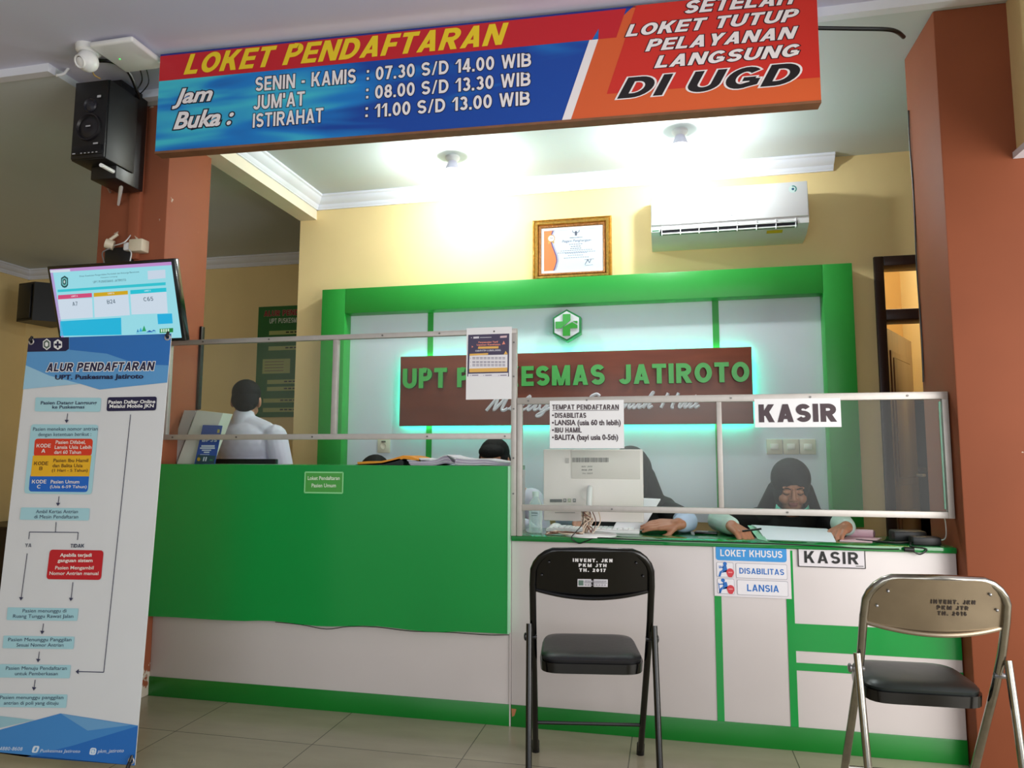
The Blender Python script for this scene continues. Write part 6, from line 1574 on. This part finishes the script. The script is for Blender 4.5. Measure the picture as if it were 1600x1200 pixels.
# mask pulled under the chin
vs = []; fs = []
for i in range(13):
    a = -1.25+i*2.5/12
    for r_, z_, yk in ((.058, -.064-.034*math.cos(a)**2, .0), (.062, -.090-.012*math.cos(a)**2, .0), (.054, -.112+.006*math.cos(a)**2, .0)):
        vs.append(HM @ Vector((r_*1.22*math.sin(a), -.030-r_*1.02*math.cos(a)*(1-.45*math.cos(a)**3)-yk*.3, z_)))
for i in range(12):
    for j in range(2): fs.append((i*3+j, i*3+3+j, i*3+4+j, i*3+1+j))
mb = MB(); mb.faces(vs, fs, MASKC); o = mb.build('face_mask', t); s = o.modifiers.new('thickness', 'SOLIDIFY'); s.thickness = .003
# pen in her right hand
pn0 = wr_+hr_d.normalized()*.115+V(-.018, 0, .018)
tag(MB().tube([pn0, pn0+V(.075, -.004, .012)], .004, M_black, 8).build('pen'), 'black pen held in the writing hand of the cashier', 'pen')

# ---- woman behind the white monitor, charcoal hijab
hc = at(985, 741, 3.50)
t = thing('person', 'woman in charcoal hijab sitting behind the white monitor and holding a white book', 'person', (hc.x, 3.92, 0))
HM = Matrix.Translation(hc) @ Matrix.Rotation(R(2), 4, 'Z') @ Matrix.Rotation(R(18), 4, 'X') @ Matrix.Scale(1.06, 4)
sz_ = hc.z-.20
neck = V(hc.x, hc.y+.07, hc.z-.135); pel = V(hc.x-.02, 3.85, .56)
shl, shr = V(hc.x+.165, 3.63, sz_+.01), V(hc.x-.175, 3.63, sz_)
wl = V(at(1058, 823, 3.215).x, 3.215, CT+.042); ell = V(at(1074, 816, 3.33).x, 3.34, CT+.045)
wr_ = V(at(905, 815, 3.34).x, 3.37, CT+.038); elr = V(wr_.x-.10, 3.56, CT+.02)
body = xf(head_prims(False), HM)+torso(pel, neck, shl, shr, .95)+limb(shl, .045, ell, .034, wl, .026)+limb(shr, .045, elr, .034, wr_, .026)+seat_legs(pel, V(0, -1, 0), V(1, 0, 0))
hd = V(at(1003, 824, 3.20).x, 3.195, CT+.040)-wl
body += hand_prims(wl, hd, V(.0, -.50, .87), -1, curl=(.20, .18, .22, .28), k=.90, spread=1.05, thumb=(.7, .6))
body += hand_prims(wr_, V(.15, -1, -.12), V(0, 0, 1), -1, curl=(.5, .5, .5, .5), k=.95)
blob_obj('body', body, .0042, [SKIN, LIP], t, 3, lipfn(HM)); face_bits(t, HM)
drape = [E_(HM @ V(0, .035, .01), (.105, .11, .105)), K_(HM @ V(.058, .03, -.02), .058, V(hc.x+.115, 3.62, sz_+.045), .055), K_(HM @ V(-.058, .03, -.02), .058, V(hc.x-.115, 3.62, sz_+.045), .055), K_(neck+V(0, -.02, 0), .095, (shl+shr)/2+V(0, -.05, -.02), .13), K_(shr+V(.03, -.01, .015), .07, shl+V(-.02, -.01, .015), .07), E_((shl+shr)/2+V(0, -.045, -.10), (.19, .12, .16)), K_(neck+V(-.03, 0, -.02), .075, shr+V(.02, 0, .02), .07), K_(neck+V(.03, 0, -.02), .078, shl+V(-.01, 0, .015), .068)]
hijab(t, HM, HIJ2, None, drape, vox=.006)
blob_obj('tunic', torso(pel, neck+V(0, 0, -.06), shl, shr, 1.03, 1.08)+limb(shl, .066, shl.lerp(ell, .6), .06, shl.lerp(ell, .8), .056)+limb(shr, .066, shr.lerp(elr, .6), .06, shr.lerp(elr, .8), .056), .008, CLOTH_B, t)
for a, b in ((ell, wl), (elr, wr_)):
    d_ = (b-a).normalized(); blob_obj('sleeve_cuff', [K_((shl if a is ell else shr).lerp(a, .70), .056, a, .048), K_(a, .048, a.lerp(b, .5), .043), K_(a.lerp(b, .5), .042, b-d_*.042, .037)], .006, CLOTH_L, t, 3)
blob_obj('trousers', seat_legs(pel, V(0, -1, 0), V(1, 0, 0)), .012, TROU, t)
wp = at(1043, 806, 3.26)

# ---- man with short black hair behind the paper stacks
def hair_cap(t, M, low=False, vox=.005):
    P = xf([E_((0, .022, .046), (.081, .090, .080)), E_((0, .045, .0), (.078, .066, .075))], M)
    if low: P += xf([E_((0, -.022, .068), (.070, .066, .040)), E_((.055, .0, .02), (.024, .05, .045)), E_((-.055, .0, .02), (.024, .05, .045))], M)
    return blob_obj('hair', P, vox, HAIR, t, 3)
def seated_man(px, py, Y, label, face, shirt, hair_kind='short', yaw=0, tilt=18):
    hc = at(px, py, Y)
    t = thing('person', label, 'person', (hc.x, Y+.26, 0))
    HM = Matrix.Translation(hc) @ Matrix.Rotation(R(yaw), 4, 'Z') @ Matrix.Rotation(R(tilt), 4, 'X')
    neck = V(hc.x, hc.y+.07, hc.z-.13); pel = V(hc.x, Y+.28, .58)
    shl, shr = V(hc.x+.185, Y+.10, hc.z-.205), V(hc.x-.185, Y+.10, hc.z-.205)
    ell, elr = shl+V(.09, -.08, -.24), shr+V(-.06, -.08, -.24)
    wl, wr_ = ell+V(-.10, -.18, .0), elr+V(.10, -.18, .0)
    wl.z = wr_.z = max(.775, wl.z)
    body = xf(head_prims(True), HM)+torso(pel, neck, shl, shr, 1.0)+limb(shl, .052, ell, .042, wl, .028)+limb(shr, .052, elr, .042, wr_, .028)+seat_legs(pel, V(0, -1, 0), V(1, 0, 0))
    body += hand_prims(wl, V(-.4, -1, -.05), V(0, 0, 1), 1)+hand_prims(wr_, V(.4, -1, -.05), V(0, 0, 1), -1)
    blob_obj('body', body, .0045, [SKIN, LIP], t, 3, lipfn(HM)); face_bits(t, HM)
    hair_cap(t, HM, True)
    blob_obj('shirt', torso(pel, neck+V(0, .0, -.03), shl, shr, 1.1, 1.12)+limb(shl, .070, ell, .056, ell.lerp(wl, .85), .046)+limb(shr, .070, elr, .056, elr.lerp(wr_, .85), .046), .008, shirt, t, 5)
    blob_obj('trousers', seat_legs(pel, V(0, -1, 0), V(1, 0, 0)), .012, TROU, t)
    return t
seated_man(772, 722, 3.72, 'man with short black hair in a white shirt, head bowed behind the right paper stack', True, CLOTH_W, yaw=-6)
seated_man(585, 748, 3.66, 'seated person of whom only the black hair shows above the orange folder', False, CLOTH_W, tilt=26)

# ---- man standing at the left, back to the camera
hc = at(385, 628, 3.66)
t = thing('person', 'man in white shirt standing with back turned behind the tall counter', 'person', (hc.x+.03, 3.72, 0))
HM = Matrix.Translation(hc) @ Matrix.Rotation(R(180+24), 4, 'Z') @ Matrix.Rotation(R(12), 4, 'X')
ctr = V(at(398, 700, 3.70).x, 3.70, 0)
shr, shl = V(ctr.x+.165, 3.63, hc.z-.200), V(ctr.x-.165, 3.68, hc.z-.195)     # his right is to the right of the picture
neck = V(hc.x+.012, 3.628, hc.z-.115); pel = V(ctr.x, 3.69, .80)
elr = shr+V(.065, .02, -.26); wr_ = elr+V(-.02, .16, -.12); ell = shl+V(-.05, .05, -.26); wl = ell+V(.05, .20, -.02)
legs = []
for s in (-1, 1):
    hp_ = pel+V(s*.09, 0, -.02); kn = V(hp_.x, 3.68, .44); an = V(hp_.x, 3.70, .08); legs += [K_(hp_, .085, kn, .058), K_(kn, .058, an, .040), K_(an, .038, an+V(0, .13, -.045), .032)]
body = xf(head_prims(True, False), HM)+[K_(hc+V(0, -.012, -.06), .050, neck, .050)]+torso(pel, neck-V(0, 0, .03), shl, shr, 1.0)+limb(shl, .052, ell, .042, wl, .028)+limb(shr, .052, elr, .042, wr_, .028)+legs
body += hand_prims(wl, V(.2, 1, -.3), V(0, 0, 1), 1)+hand_prims(wr_, V(-.2, 1, -.3), V(0, 0, 1), -1)
blob_obj('body', body, .0045, [SKIN, LIP], t, 3, lipfn(HM))
blob_obj('hair', xf([E_((0, .022, .046), (.080, .094, .079)), E_((0, .050, .0), (.076, .060, .072)), E_((0, .072, -.045), (.050, .030, .035))], HM), .004, HAIR, t, 3)
blob_obj('shirt', torso(pel, neck+V(0, .0, .012), shl, shr, 1.12, 1.12)+[K_(neck+V(0, .0, -.03), .070, neck+V(0, -.004, .026), .062)]+limb(shl, .070, ell, .058, ell.lerp(wl, .85), .046)+limb(shr, .070, elr, .060, elr.lerp(wr_, .85), .046), .006, CLOTH_W, t, 4)
blob_obj('trousers', [K_(p[1], p[2]+.012, p[3], p[4]+.014) for i, p in enumerate(legs) if i % 3 < 2]+[E_(pel, (.175, .125, .12))], .010, TROU, t)
